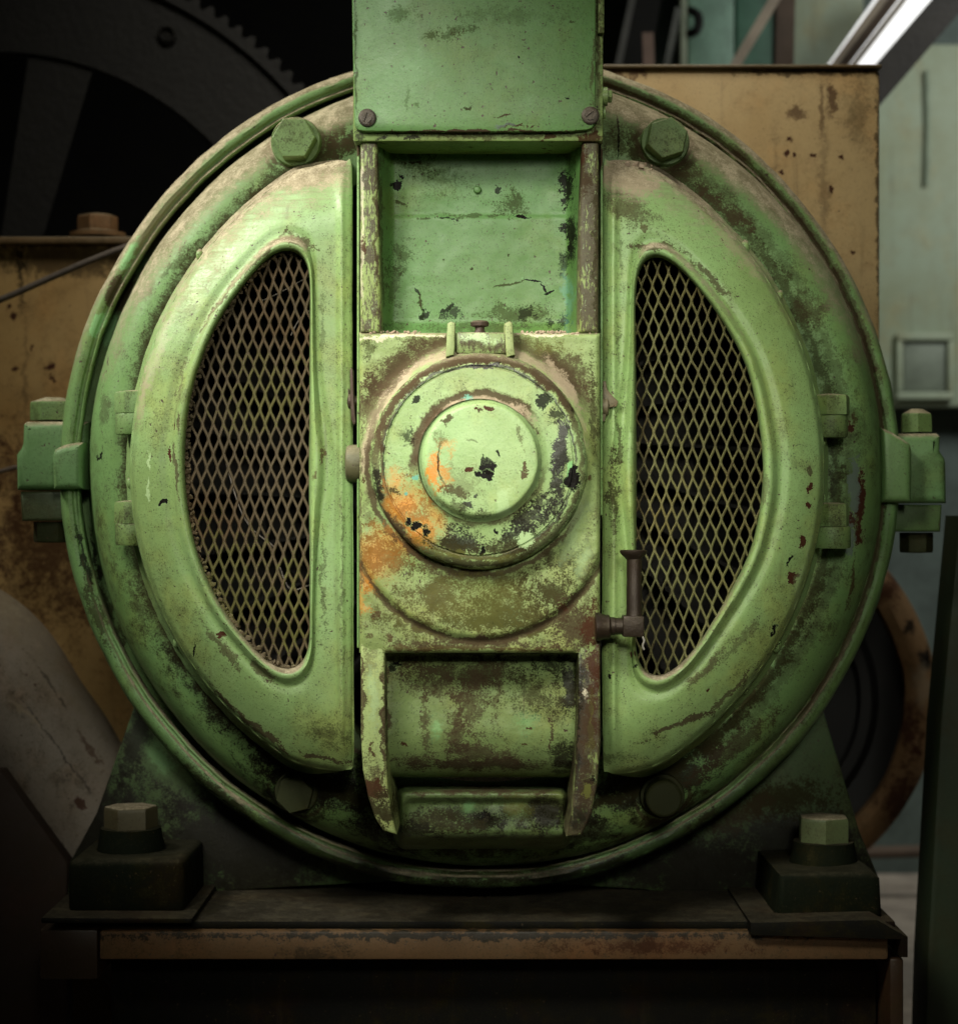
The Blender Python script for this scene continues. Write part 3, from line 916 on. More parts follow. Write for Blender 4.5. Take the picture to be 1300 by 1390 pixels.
mL, inL = cover(OUT_L, OPEN_L, (368, 632), 1, [(271, 346, 9, .235), (177, 655, 9, .236), (240, 872, 9, .236), (330, 960, 7, .238)], 1.0)
mR, inR = cover(OUT_R, OPEN_R, (922, 636), -1, [(1010, 338, 14, .232), (1058, 402, 9, .234), (1116, 596, 12, .234), (1116, 676, 9, .236), (1053, 872, 15, .232), (1012, 935, 8, .236)], 2.0)
covL = obj('ventilation_cover', mL, M_coverL, motor, angle=60, label='left half cover, dust swept along its upper rim')
covR = obj('ventilation_cover', mR, M_coverR, motor, angle=60, label='right half cover with flaked paint near its rim')


def screen(poly, c, pitch, high, wid, d, seed):
    """expanded metal sheet: zigzag strands meeting in knuckles"""
    P = np.array([(p.x, p.y) for p in poly])
    lo, hi = P.min(0), P.max(0)

    def inside(x, y):
        r = False
        n = len(P)
        j = n - 1
        for i in range(n):
            if (P[i, 1] > y) != (P[j, 1] > y) and x < (P[j, 0] - P[i, 0]) * (y - P[i, 1]) / (P[j, 1] - P[i, 1]) + P[i, 0]:
                r = not r
            j = i
        return r

    def node(i, j):
        x = lo[0] - 12 + i * pitch / 2
        y = lo[1] - 20 + j * high / 2
        v = noise.noise_vector(Vector((x * .013, y * .013, seed)))
        w = noise.noise_vector(Vector((x * .09, y * .09, seed + 5)))
        return x + 3.4 * v.x + 1.3 * w.x + (y - 630) * .012, y + 4.0 * v.y + 1.7 * w.y, .005 * v.z + .0015 * w.z
    m = MB()
    ni = int((hi[0] - lo[0] + 40) / (pitch / 2))
    nj = int((hi[1] - lo[1] + 60) / (high / 2))
    for j in range(nj):
        for i in range(ni):
            if (i + j) % 2:
                continue
            for di in (-1, 1):
                x0, y0, z0 = node(i, j)
                x1, y1, z1 = node(i + di, j + 1)
                mx, my = (x0 + x1) / 2, (y0 + y1) / 2
                k = 1.05
                if not (inside(c[0] + (mx - c[0]) / k, c[1] + (my - c[1]) / 1.02)):
                    continue
                # S-shaped strand: steep in the middle, upright at the knuckles
                ctl = [(0, 0), (.06, .14), (.5, .5), (.94, .86), (1, 1)]
                pts = []
                for (fx, fy) in ctl:
                    pts.append((x0 + (x1 - x0) * fx, y0 + (y1 - y0) * fy, d + z0 + (z1 - z0) * fy + di * .0011 * (fy - .5)))
                vs_, fs_ = [], []
                ww = wid * (1 + .18 * noise.noise(Vector((mx * .05, my * .05, seed + 9))))
                for (x, y, z) in pts:
                    h = ww / 2
                    vs_ += [W(x - h, y, z + .0022), W(x - h * .45, y - .3 * di, z - .0004), W(x + h * .45, y + .3 * di, z), W(x + h, y, z + .0026), W(x, y, z + .0045)]
                for s in range(len(pts) - 1):
                    for e in range(5):
                        f = (e + 1) % 5
                        fs_.append((s * 5 + e, s * 5 + f, s * 5 + 5 + f, s * 5 + 5 + e))
                m.add(vs_, fs_)
    return m


ML_ = [('olive', 250, 470, 24, 120, 20, .7, .6, 2.6), ('olive', 330, 800, 60, 100, -35, .55, .6, 2.8), ('olive', 360, 540, 60, 60, 0, .5, .7, 3.0), ('olive', 400, 820, 20, 80, 0, .6, .7, 2.8)]
M_scrL = paint('brown_dusty_mesh', (.090, .068, .037), T, .09, ML_, grime_shade=.3, speck=.5, chips=0, streak=0, rough=.75, dust=.3, var=.8, seed=5)
MR_ = [('brown', 870, 640, 14, 260, 0, .7, .6, 2.6), ('brown', 960, 500, 80, 160, 0, .45, .8, 2.8), ('brown', 1010, 640, 30, 120, 0, .55, .7, 2.6), ('brown', 900, 850, 50, 60, 0, .5, .7, 2.6)]
M_scrR = paint('green_worn_mesh', (.150, .152, .060), T, .09, MR_, grime_shade=.3, speck=.5, chips=.2, streak=0, rough=.6, dust=.2, var=.8, seed=6)
obj('mesh_screen', screen(inL, (368, 632), 14.4, 39.5, 4.7, .086, 1), M_scrL, covL, angle=50)
obj('mesh_screen', screen(inR, (922, 636), 15.2, 39.7, 3.8, .086, 2), M_scrR, covR, angle=50)

# crusts of paint and lint round the openings, loose leads behind the left mesh
for cov_, inn, mt, sd, sel in ((covL, inL, M_scrL, 5, lambda p: p.x < 400),):
    q = MB()
    rg = random.Random(sd)
    for p in inn:
        if not sel(p):
            continue
        for _ in range(3 if cov_ is covL else 1):
            s = rg.uniform(.0012, .0042)
            b = bmesh.new()
            bmesh.ops.create_icosphere(b, subdivisions=1, radius=s)
            o = Vector((rg.random(), rg.random(), rg.random())) * 9
            cdir = Vector((inn[0].x - 40 - p.x, 630 - p.y, 0)).normalized() * rg.uniform(-1, 5)
            w = W(p.x + cdir.x + rg.uniform(-3, 3), p.y + cdir.y + rg.uniform(-4, 4), .083 + rg.uniform(-.004, .004))
            for v in b.verts:
                v.co = w + v.co * (1 + .7 * noise.noise(v.co / s + o))
            q.bm(b)
    tag(obj('paint_crust', q, mt, cov_), kind='stuff')
M_thread = plain('pale_thread', (.30, .26, .22), .8)
for a in (((352, 410, .13), (378, 398, .14), (422, 374, .13)), ((395, 455, .14), (408, 432, .13), (430, 415, .15)), ((300, 600, .14), (330, 700, .15), (372, 742, .14)), ((380, 770, .14), (395, 800, .13), (425, 792, .14))):
    q = MB()
    sweep(q, spline([W(*p) for p in a], 6), .0011, 6)
    obj('loose_thread', q, M_thread, motor)

# --- bearing arm: block, rails, pockets
blk = []
BXB = [('brown', 650, 840, 150, 30, 0, .6, .9, 2.4), ('brown', 795, 800, 18, 90, 0, .55, .8, 2.4), ('brown', 500, 640, 10, 150, 0, .45, .8, 2.6), ('rust', 650, 880, 150, 6, 0, .8, .6, 1.6), ('brown', 650, 628, 168, (20, 0, .25), 0, .85, .8, 1.4), ('dust', 650, 628, 154, (9, -25, .1), 0, .8, .7, 1.2), ('brown', 650, 628, 151, (6, 200, -.1), 0, .9, .6, 1.0), ('brown', 651, 692, 181, (5, 180, .0), 0, .85, .6, 1.0), ('brown', 540, 500, 62, 30, -40, .85, .6, 1.6), ('brown', 510, 560, 40, 50, -20, .6, .7, 2.2), ('brown', 770, 500, 60, 30, 40, .85, .6, 1.6), ('brown', 590, 462, 60, 12, -8, .6, .7, 2), ('brown', 650, 478, 60, 16, 0, .85, .5, 1.6),
       ('dust', 538, 540, 12, 62, 32, .95, .5, 1.3), ('dust', 600, 490, 40, 8, -18, .5, .6, 2), ('dust', 765, 525, 12, 56, -32, .8, .6, 1.6), ('dust', 790, 580, 7, 40, -14, .4, .7, 2), ('pale', 655, 490, 26, 5, 0, .8, .3, 2.6),
       ('orange', 512, 756, 48, 54, 20, .95, .95, 1.0), ('orange', 500, 790, 18, 26, 0, .7, .9, 1.2), ('orange', 540, 735, 44, 30, 40, .5, .9, 1.8), ('grime_shade', 520, 760, 46, 40, 0, .55, .5, 3.6),
       ('brown', 570, 755, 10, 70, -50, .8, .6, 1.6), ('brown', 640, 780, 90, 9, 4, .75, .6, 1.6), ('brown', 600, 812, 80, 46, 10, .85, .8, 2.4), ('grime_shade', 690, 830, 90, 46, -8, .9, .8, 2.4), ('black', 650, 845, 110, 14, 0, .5, .8, 3.0), ('brown', 735, 800, 60, 60, -20, .6, .9, 2.8), ('olive', 650, 820, 130, 60, 0, .5, .8, 2.4),
       ('grime_shade', 750, 800, 50, 40, -30, .65, .7, 2.8), ('grime_shade', 760, 760, 40, 30, -30, .55, .7, 3.0), ('brown', 651, 692, 177, (4, 180, .25), 0, .85, .5, 1.4), ('brown', 780, 850, 40, 46, 0, .9, .6, 1.6), ('rust', 806, 850, 22, 40, 0, .9, .6, 1.6),
       ('grime_shade', 806, 560, 6, 110, 0, .7, .6, 2.2), ('brown', 660, 872, 130, 8, 0, .85, .6, 1.6), ('rust', 530, 865, 7, 7, 0, .8, .5, 2), ('rust', 505, 862, 6, 5, 0, .7, .5, 2), ('rust', 510, 835, 5, 5, 0, .7, .5, 2), ('rust', 495, 652, 5, 7, 0, .9, .3, 1.4),
       ('rust', 800, 650, 5, 7, 0, .8, .5, 1.4), ('rust', 762, 823, 8, 7, -20, .7, .6, 2), ('grime_shade', 500, 470, 8, 30, 0, .6, .7, 2.4), ('grime_shade', 511, 610, 10, 50, 0, .5, .8, 2.6), ('pale', 780, 720, 16, 60, 20, .4, .9, 2), ('pale', 790, 760, 10, 30, 20, .5, .8, 2), ('olive', 740, 470, 50, 14, 0, .4, .8, 2.4),
       ('cream', 505, 458, 24, 3, 0, .8, .3, 2.6), ('cream', 560, 455, 50, 2, 0, .7, .3, 2.6), ('cream', 750, 453, 50, 2.5, 0, .8, .3, 2.6), ('brown', 489, 700, 3, 200, 0, .7, .6, 2.2), ('orange', 494, 820, 8, 20, 0, .5, .7, 2.4)]
M_block = paint('green_bearing_block', (.225, .315, .115), T, .02, BXB, dust=.8, dustlo=.45, dusthi=.9, grime_shade=.75, speck=1.0, chips=.25, streak=.6, rough=.5, seed=8, bump=.6)


def f_block(px, py):
    d = .022
    r2 = math.hypot(px - 651, py - 692)
    d -= .0085 * (1 - sstep(168, 179, r2))
    d += .0020 * math.exp(-((r2 - 180) / 3.5) ** 2)
    r1 = math.hypot(px - 650, py - 630)
    d -= .030 * (1 - sstep(140, 172, r1)) * (sstep(-40, 60, 640 - py) * .75 + .25)
    e = min(px - 488, 814 - px, py - 452, 886 - py if 522 < px < 782 else 99)
    d += .007 * (1 - math.sqrt(max(0, 1 - (1 - min(1, e / 7)) ** 2)))
    q_ = Vector((px * .02, py * .02, 1.5))
    if py > 850 and not 522 < px < 782:
        d += .0022 * sstep(860, 886, py)
    return d + .0016 * noise.noise(q_) + .0007 * noise.noise(q_ * 5) + .0004 * noise.noise(q_ * 14)


q = MB()
field(q, 488, 814, 452, 886, 126, 168, f_block)
pbox(q, 489, 453, 813, 885, .030, .25, .002)
arm = obj('bearing_block', q, M_block, motor, angle=60)

RLB = [('cream', 491, 330, 2.5, 130, 0, .5, .5, 2), ('brown', 512, 320, 4, 140, 0, .8, .5, 1.8), ('rust', 494, 335, 5, 14, 0, .9, .4, 1.4)]
M_railL = paint('rubbed_rail_paint', (.26, .36, .12), T, .02, RLB, worn=.62, grime_shade=.6, speck=.8, chips=.2, streak=0, rough=.55, seed=9, bump=.5)
RRB = [('brown', 790, 230, 16, 40, 0, .95, .5, 1.6), ('rust', 785, 215, 14, 22, 0, .8, .5, 1.8), ('grime_shade', 808, 320, 4, 140, 0, .6, .6, 2)]
M_railR = paint('greasy_rail_paint', (.24, .33, .11), T, .02, RRB, worn=.95, grime_shade=.7, speck=.8, chips=.25, streak=0, rough=.55, seed=10, bump=.5)
for pts, mt in (([(489, 190), (512, 190), (514, 300), (518, 452), (489, 452)], M_railL), ([(790, 190), (813, 190), (813, 452), (784, 452), (786, 300)], M_railR)):
    q = MB()
    prism(q, pts, .024, .24, .006, 3)
    q.jitter(.0012, 18)
    obj('rail', q, mt, motor)
# thin web edge beside the rails
q = MB()
pbox(q, 484.5, 186, 488, 880, .045, .25, .002)
pbox(q, 814.5, 186, 818, 700, .040, .25, .002)
obj('arm_side_plate', q, paint('arm_side_paint', (.20, .36, .13), T, .04, [('brown', 816, 210, 6, 40), ('brown', 484, 200, 6, 24)], grime_shade=.6, speck=.8, seed=12), motor)

UPB = [('grime_shade', 560, 215, 50, 26, 20, .55, .8, 2.8), ('grime_shade', 650, 195, 140, 12, 0, .7, .8, 2), ('grime_shade', 600, 240, 50, 30, 0, .35, .9, 3), ('black', 540, 251, 7, 6, -30, 1, .3, 2), ('black', 544, 236, 4, 3, 0, 1, .3, 2), ('grime_shade', 560, 220, 16, 2, 5, .9, .4, 2.4), ('grime_shade', 545, 278, 9, 3, 20, .8, .4, 2.6),
       ('grime_shade', 700, 277, 26, 20, 0, .7, .7, 2.6), ('black', 709, 293, 15, 2.6, 2, 1, .3, 2.2), ('black', 605, 296, 15, 2.2, 4, .9, .3, 2.6), ('grime_shade', 640, 292, 60, 3, 0, .6, .6, 2.4), ('grime_shade', 575, 296, 12, 2, 0, .7, .4, 2.6), ('black', 770, 255, 9, 24, 0, .95, .4, 2.6), ('black', 771, 320, 9, 34, 0, .95, .4, 3.0), ('black', 770, 350, 12, 26, 10, .7, .5, 3.2),
       ('black', 725, 381, 17, 1.8, 12, 1, .3, .9), ('black', 739, 392, 10, 1.8, 55, 1, .3, .9), ('black', 747, 396, 9, 2.3, -15, 1, .3, .9), ('grime_shade', 690, 385, 30, 1.4, -14, .8, .3, 1.2), ('black', 566, 396, 8, 2, 50, .9, .3, 1.6), ('grime_shade', 572, 415, 3, 18, -10, .9, .4, 2.4), ('black', 577, 427, 7, 6, 0, .9, .3, 2.8),
       ('black', 617, 425, 14, 9, 0, .8, .4, 3.2), ('black', 605, 418, 12, 3, -25, .9, .3, 2.6), ('grime_shade', 700, 425, 60, 12, 0, .6, .6, 3.2), ('black', 713, 424, 10, 9, 0, .7, .4, 3.0), ('black', 745, 440, 10, 8, 0, .8, .4, 2.6), ('black', 765, 436, 9, 10, 0, .8, .4, 2.6), ('grime_shade', 545, 350, 14, 30, 0, .5, .7, 3.2), ('grime_shade', 535, 390, 10, 40, 0, .5, .7, 3.2),
       ('brown', 519, 320, 4, 140, 0, .7, .6, 2), ('black', 522, 445, 12, 10, 0, .8, .6, 2), ('grime_shade', 645, 445, 130, 8, 0, .5, .7, 2.6), ('black', 674, 252, 4, 4, 0, .9, .3, 2.4), ('teal', 770, 405, 10, 50, 0, .5, .9, 2), ('brown', 775, 205, 20, 20, 0, .6, .7, 2), ('grime_shade', 640, 365, 3, 4), ('grime_shade', 690, 345, 3, 3), ('grime_shade', 600, 350, 3, 3)]
M_pocket = paint('green_pocket_paint', (.108, .240, .070), T, .105, UPB, grime_shade=.22, speck=.7, chips=.06, streak=.12, rough=.45, seed=13, bump=.35)


def f_up(px, py):
    e = min(px - 510, 792 - px)
    d = .110 - .055 * (1 - sstep(0, 24, e)) - .004 * (1 - sstep(20, 50, e))
    d += .0035 * sstep(297, 290, py)
    d -= .012 * (1 - sstep(0, 22, 456 - py))
    q_ = Vector((px * .012, py * .012, 4.5))
    return d + .0030 * noise.noise(q_) + .0010 * noise.noise(q_ * 4) + .0003 * noise.noise(q_ * 15)


q = MB()
field(q, 510, 792, 182, 458, 94, 92, f_up)
up = obj('upper_pocket', q, M_pocket, motor, angle=70)
q = MB()
turned(q, W(648, 258, .114), (0, -1, 0), [(.0056, 0), (.0056, .003), (.0042, .0055), (.002, .0063)], 14)
obj('rivet', q, M_pocket, up)

LPB = [('grime_shade', 640, 915, 130, 26, 0, .8, .7, 2.4), ('brown', 640, 955, 40, 60, 0, .75, .7, 2.6), ('brown', 590, 930, 70, 30, 10, .7, .7, 2.6), ('brown', 620, 1000, 16, 40, 0, .7, .7, 2.4), ('brown', 655, 1025, 60, 20, 0, .8, .6, 2.2), ('brown', 576, 970, 8, 50, 0, .75, .6, 2.6),
       ('brown', 650, 1042, 130, 12, 0, .9, .6, 1.6), ('brown', 675, 940, 7, 70, 0, .6, .6, 2.4), ('black', 745, 905, 40, 16, 0, .8, .6, 2.8), ('oil', 772, 930, 14, 50, 0, .95, .5, 1.6), ('oil', 765, 1035, 26, 26, 0, .9, .6, 1.8), ('brown', 748, 1000, 3, 26, 0, .9, .4, 1.8), ('black', 535, 905, 9, 5, -15, 1, .25, 2.2),
       ('black', 532, 908, 6, 6, 0, .9, .3, 2), ('fresh', 712, 985, 28, 18, 0, .4, .9, 2.6), ('fresh', 590, 985, 12, 24, 0, .45, .9, 2), ('rust', 711, 1010, 4, 4, 0, .8, .4), ('rust', 548, 1012, 3, 3), ('rust', 720, 990, 4, 3), ('oil', 650, 884, 140, 6, 0, .9, .5, 1.2), ('brown', 523, 970, 6, 90, 0, .9, .6, 1.6), ('brown', 570, 1040, 40, 16, 0, .8, .7, 2.4), ('grime_shade', 720, 940, 50, 40, 0, .6, .8, 3.2)]
M_low = paint('greasy_pocket_paint', (.170, .245, .085), T, .08, LPB, grime_shade=.75, speck=1.0, chips=.2, streak=.95, rough=.5, seed=14, bump=.5)


def f_low(px, py):
    e = min(px - 514, 790 - px)
    t = py - 880
    # rounded upper corners
    cx_, cy_, rr = 18, 18, 18
    ee = min(e, t)
    if e < cx_ and t < cy_:
        ee = rr - math.hypot(cx_ - e, cy_ - t)
    d = .030 + .052 * sstep(-2, 10, ee) + .012 * sstep(10, 60, ee)
    b = max(0, py - 985) / 70
    d += .075 * (1 - math.sqrt(max(0, 1 - min(1, b) ** 2)))
    q_ = Vector((px * .013, py * .013, 7.5))
    return d + .0025 * noise.noise(q_) + .0009 * noise.noise(q_ * 5) + .0004 * noise.noise(q_ * 14)


q = MB()
field(q, 514, 790, 880, 1055, 92, 88, f_low)
obj('lower_pocket', q, M_low, motor, angle=70)
LRB = [('brown', 505, 1080, 26, 60, -10, .7, .8, 2.6), ('brown', 523, 960, 5, 110, 0, .9, .6, 1.4), ('rust', 505, 900, 8, 30, 0, .5, .6, 3), ('brown', 490, 960, 4, 80, 0, .9, .4, 2), ('rust', 508, 1070, 16, 12, 30, .9, .5, 2), ('rust', 505, 1008, 4, 6, 0, .9, .4), ('rust', 505, 1020, 3, 6, 0, .9, .4), ('brown', 519, 990, 3, 110, 0, .9, .5, 1.6), ('grime_shade', 520, 1105, 26, 26, 0, .9, .6, 2), ('pale', 507, 940, 8, 60, 0, .5, .8, 2.4)]
M_lrailL = paint('pitted_leg_paint', (.30, .385, .14), T, .02, LRB, grime_shade=.5, speck=1.0, chips=.2, streak=.3, rough=.5, seed=15, bump=.5)
LRR = [('oil', 788, 1000, 14, 130, 0, .9, .8, 2), ('rust', 803, 960, 14, 90, 0, .85, .8, 2.2), ('brown', 800, 1060, 16, 60, 0, .8, .8, 2.2), ('oil', 786, 920, 18, 60, 0, .95, .6, 1.6), ('rust', 805, 900, 16, 60, 0, .95, .6, 1.6), ('oil', 785, 1000, 8, 100, 0, .95, .5, 1.6), ('rust', 800, 980, 9, 60, 0, .7, .6, 2.6), ('black', 801, 1060, 8, 7, 0, 1, .3, 1.6), ('cream', 792, 941, 3, 8, 0, 1, .3, 1.4), ('olive', 803, 1000, 4, 70, 0, .7, .6, 3), ('oil', 790, 1110, 22, 22, 0, .9, .6, 1.6),
       ('brown', 795, 1020, 14, 130, 0, .75, .6, 2.4), ('olive', 797, 1072, 6, 8, 0, .9, .4, 2)]
M_lrailR = paint('oily_leg_paint', (.20, .27, .09), T, .02, LRR, worn=.9, grime_shade=.7, speck=1.0, chips=.3, streak=.3, rough=.42, seed=16, bump=.6)
for pts, mt in (([(489, 852), (522, 852), (523, 1000), (526, 1065), (531, 1105), (538, 1134), (519, 1128), (508, 1110), (500, 1082), (493, 1045), (490, 1000)], M_lrailL),
                ([(784, 852), (814, 852), (815, 1010), (811, 1065), (803, 1105), (789, 1134), (768, 1136), (776, 1100), (780, 1050), (783, 980)], M_lrailR)):
    q = MB()
    prism(q, pts, .0236, .255, .004, 3)
    q.jitter(.0014, 16)
    obj('arm_leg', q, mt, motor)
# lower pad with a sunken face
PDB = [('oil', 655, 1110, 130, 40, 0, .75, .9, 2.2), ('brown', 655, 1068, 130, 12, 0, .9, .8, 1.6), ('oil', 745, 1105, 36, 30, 0, .97, .5, 1.4), ('oil', 650, 1115, 60, 18, 0, .9, .6, 2.6), ('black', 655, 1110, 14, 10, 0, .9, .4, 2), ('grime_shade', 600, 1120, 60, 20, 0, .8, .6, 2.6), ('brown', 650, 1074, 110, 9, 0, .85, .6, 2), ('fresh', 638, 1098, 12, 12, 0, .35, .9, 2.4), ('oil', 560, 1130, 40, 14, 0, .8, .6, 2.4), ('olive', 700, 1095, 20, 20, 0, .5, .8, 2.6)]
M_pad = paint('oily_pad_paint', (.095, .145, .048), T, .12, PDB, grime_shade=.75, speck=1.0, chips=.1, streak=.4, rough=.42, seed=17, bump=.5)


def f_pad(px, py):
    def rr(x0, y0, x1, y1, r):
        dx = max(x0 + r - px, px - (x1 - r), 0)
        dy = max(y0 + r - py, py - (y1 - r), 0)
        inn = min(px - x0, x1 - px, py - y0, y1 - py)
        return r - math.hypot(dx, dy) if dx or dy else max(inn, min(r, inn))
    e = rr(532, 1063, 778, 1160, 20)
    d = .115 + .17 * (1 - sstep(-2, 14, e))
    e2 = rr(546, 1082, 768, 1138, 14)
    d += .012 * sstep(-1, 9, e2)
    d += .11 * sstep(1128, 1160, py)
    q_ = Vector((px * .014, py * .014, 9.5))
    return d + .003 * noise.noise(q_) + .001 * noise.noise(q_ * 5)


q = MB()
field(q, 526, 784, 1058, 1164, 86, 54, f_pad)
obj('lower_pad', q, M_pad, motor, angle=70)

# --- bearing cap
CPB = [('brown', 650, 626, 140, (8, 0, -1.5), 0, .75, .6, 2.2), ('oil', 650, 626, 131, (2.5, 0, -1.5), 0, .8, .5, 1.4), ('brown', 640, 690, 120, 46, 0, .4, .9, 2.8), ('brown', 653, 624, 88, (12, -25, .1), 0, .95, .5, .8), ('brown', 653, 624, 86, (5, 180, .0), 0, .6, .6, 1.4), ('grime_shade', 650, 626, 118, (16, 150, .1), 0, .6, .8, 2.8), ('dust', 653, 624, 83, (5, -5, .35), 0, .55, .6, 1.0), ('brown', 650, 626, 140, (7, -10, .1), 0, .9, .5, 1.2), ('brown', 650, 626, 133, (3, 215, -.1), 0, .8, .5, 1.2), ('orange', 548, 690, 46, 34, -38, .98, .8, 1.0), ('orange', 570, 718, 40, 32, 40, .95, .8, 1.0), ('orange', 535, 660, 24, 34, 0, .7, .9, 1.4), ('orange', 590, 700, 18, 44, -30, .6, .9, 1.4), ('grime_shade', 560, 700, 50, 40, 0, .45, .5, 3.6), ('olive', 600, 740, 40, 20, 20, .6, .8, 2),
       ('black', 553, 706, 7, 10, -25, 1, .15, 2.2), ('black', 566, 716, 8, 7, 20, 1, .15, 2.2), ('black', 577, 722, 5, 5, 0, 1, .15, 2.4), ('teal', 564, 650, 4, 4, 0, 1, .2, 1), ('teal', 553, 670, 5, 4, 0, 1, .2, 1.6), ('grime_shade', 536, 668, 16, 9, 20, .9, .4, 2.8),
       ('black', 566, 541, 8, 7, 0, .95, .3, 1.6), ('black', 738, 543, 11, 10, 0, .95, .3, 1.6), ('black', 755, 563, 16, 14, 20, .85, .5, 2.4), ('oil', 762, 600, 13, 42, 12, .97, .3, 2.0), ('oil', 757, 660, 12, 36, -6, .95, .35, 1.8), ('black', 776, 648, 14, 20, 0, 1, .15, 1.2), ('fresh', 770, 634, 5, 12, 20, .9, .3, 2),
       ('oil', 725, 705, 40, 20, -30, .9, .4, 2.6), ('oil', 735, 685, 22, 18, 0, .8, .5, 3), ('oil', 700, 725, 26, 16, -20, .8, .5, 3.0), ('oil', 630, 735, 46, 22, 12, .9, .45, 2.8), ('grime_shade', 660, 745, 70, 12, 0, .8, .5, 2.6), ('black', 655, 747, 6, 8, 0, 1, .15, 1), ('black', 675, 722, 4, 5, 20, 1, .2, 1.4), ('pale', 712, 732, 12, 8, 0, .9, .3, 2.6),
       ('brown', 592, 575, 24, 12, -50, .95, .4, 1.4), ('dust', 640, 549, 36, 8, -6, .75, .5, 1.8), ('brown', 625, 553, 36, 6, -14, .5, .7, 2), ('dust', 695, 555, 30, 9, 30, .8, .5, 1.8), ('brown', 718, 590, 9, 30, -25, .7, .5, 2), ('brown', 571, 610, 7, 26, 10, .9, .4, 1.6),
       ('brown', 650, 487, 60, 7, 0, .9, .4, 2.2), ('oil', 652, 497, 28, 4, 0, 1, .2, 1.2), ('brown', 560, 520, 12, 36, 45, .85, .5, 2.2), ('brown', 740, 515, 11, 50, -48, .9, .5, 2.2), ('brown', 518, 600, 5, 40, 0, .7, .5, 2.4), ('oil', 512, 668, 8, 36, -8, .95, .4, 1.8), ('brown', 540, 720, 8, 60, -40, .9, .5, 1.8),
       ('grime_shade', 650, 765, 110, 7, 0, .6, .6, 2.4), ('olive', 650, 756, 120, 8, 0, .5, .8, 2), ('grime_shade', 780, 690, 8, 50, 22, .5, .7, 2.6), ('teal', 635, 540, 9, 6, 0, .9, .3, 2.4), ('grime_shade', 550, 590, 14, 16, 0, .35, .8, 3), ('black', 556, 595, 10, 11, 0, .7, .5, 2.8)]
M_cap = paint('green_cap_paint', (.245, .365, .145), T, -.02, CPB, grime_shade=.45, speck=.7, chips=.15, streak=.1, rough=.42, seed=18, bump=.45, dust=.4, dustlo=.5, dusthi=.95)
q = MB()
c1, c2 = (650, 626), (651, 625)
lathe(q, [(*c1, 147, .016), (*c1, 147, -.004), (*c1, 145, -.013), (*c1, 141, -.019), (*c1, 135, -.022), (*c1, 130.5, -.022), (*c1, 129.5, -.0195), (*c1, 128, -.0195), (*c1, 127, -.0225),
          (*c2, 110, -.0235), (*c2, 95, -.024), (*c2, 88, -.026), (*c2, 84, -.030)], 200)
q.jitter(.0012, 16).jitter(.0005, 60)
cap = obj('bearing_cap', q, M_cap, motor, angle=50)
CBB = [('brown', 620, 660, 50, 40, 0, .4, .9, 2.8), ('black', 661, 632, 10, 13, 20, 1, .08, 1.1), ('black', 656, 645, 13, 7, 0, 1, .08, 1.1), ('rust', 636, 637, 7, 4, -35, 1, .1, .8), ('black', 676, 614, 3, 6, -15, 1, .1, .9), ('rust', 667, 552, 5, 5, 40, 1, .1, 1.2), ('orange', 590, 640, 12, 34, -6, .95, .5, 1.8), ('orange', 604, 604, 14, 18, 20, .6, .7, 2),
       ('orange', 606, 650, 10, 20, -20, .7, .7, 2), ('black', 651, 623, 57, (1.5, -98, .72), 0, 1, .3, .5), ('brown', 620, 668, 24, 8, 20, .8, .5, 2.4), ('oil', 635, 684, 16, 8, 20, .95, .3, 2.0), ('oil', 626, 692, 6, 8, 0, .7, .4, 2), ('oil', 644, 672, 6, 5, 0, .9, .3, 2), ('grime_shade', 620, 685, 34, 12, 30, .6, .6, 2.8), ('grime_shade', 655, 695, 20, 6, 0, .5, .6, 2.8),
       ('brown', 652, 557, 8, 3, 10, 1, .2, 1.4), ('rust', 643, 554, 4, 3, 0, 1, .2), ('rust', 712, 645, 6, 9, -20, .9, .2, 2), ('rust', 714, 635, 3, 6, 0, .9, .2, 1.6), ('brown', 608, 570, 12, 4, -40, .9, .3, 1.8), ('brown', 704, 590, 3, 20, -20, .6, .4, 2), ('grime_shade', 600, 595, 12, 16, 0, .5, .7, 2.6), ('grime_shade', 641, 598, 8, 1.5, 0, .8, .3, .8), ('pale', 650, 590, 50, 36, 0, .35, .9, 1.6), ('pale', 685, 680, 12, 26, 8, .6, .4, 1.2)]
M_boss = paint('light_green_boss_paint', (.27, .405, .17), T, -.05, CBB, grime_shade=.25, speck=.5, chips=.1, streak=0, rough=.42, seed=19, bump=.45)
q = MB()
c3, c4 = (652.5, 624.5), (653, 623.5)
lathe(q, [(*c3, 84.5, -.024), (*c3, 80.5, -.0285), (*c3, 78, -.0345), (*c4, 76.3, -.0385), (*c4, 75, -.0395), (*c4, 72, -.0400), (*c4, 60, -.0398), (*c4, 40, -.0402), (*c4, 20, -.040), (*c4, 4, -.040)], 140, True)
q.jitter(.0010, 22, 2).jitter(.0004, 70)
obj('cap_boss', q, M_boss, cap, angle=50)

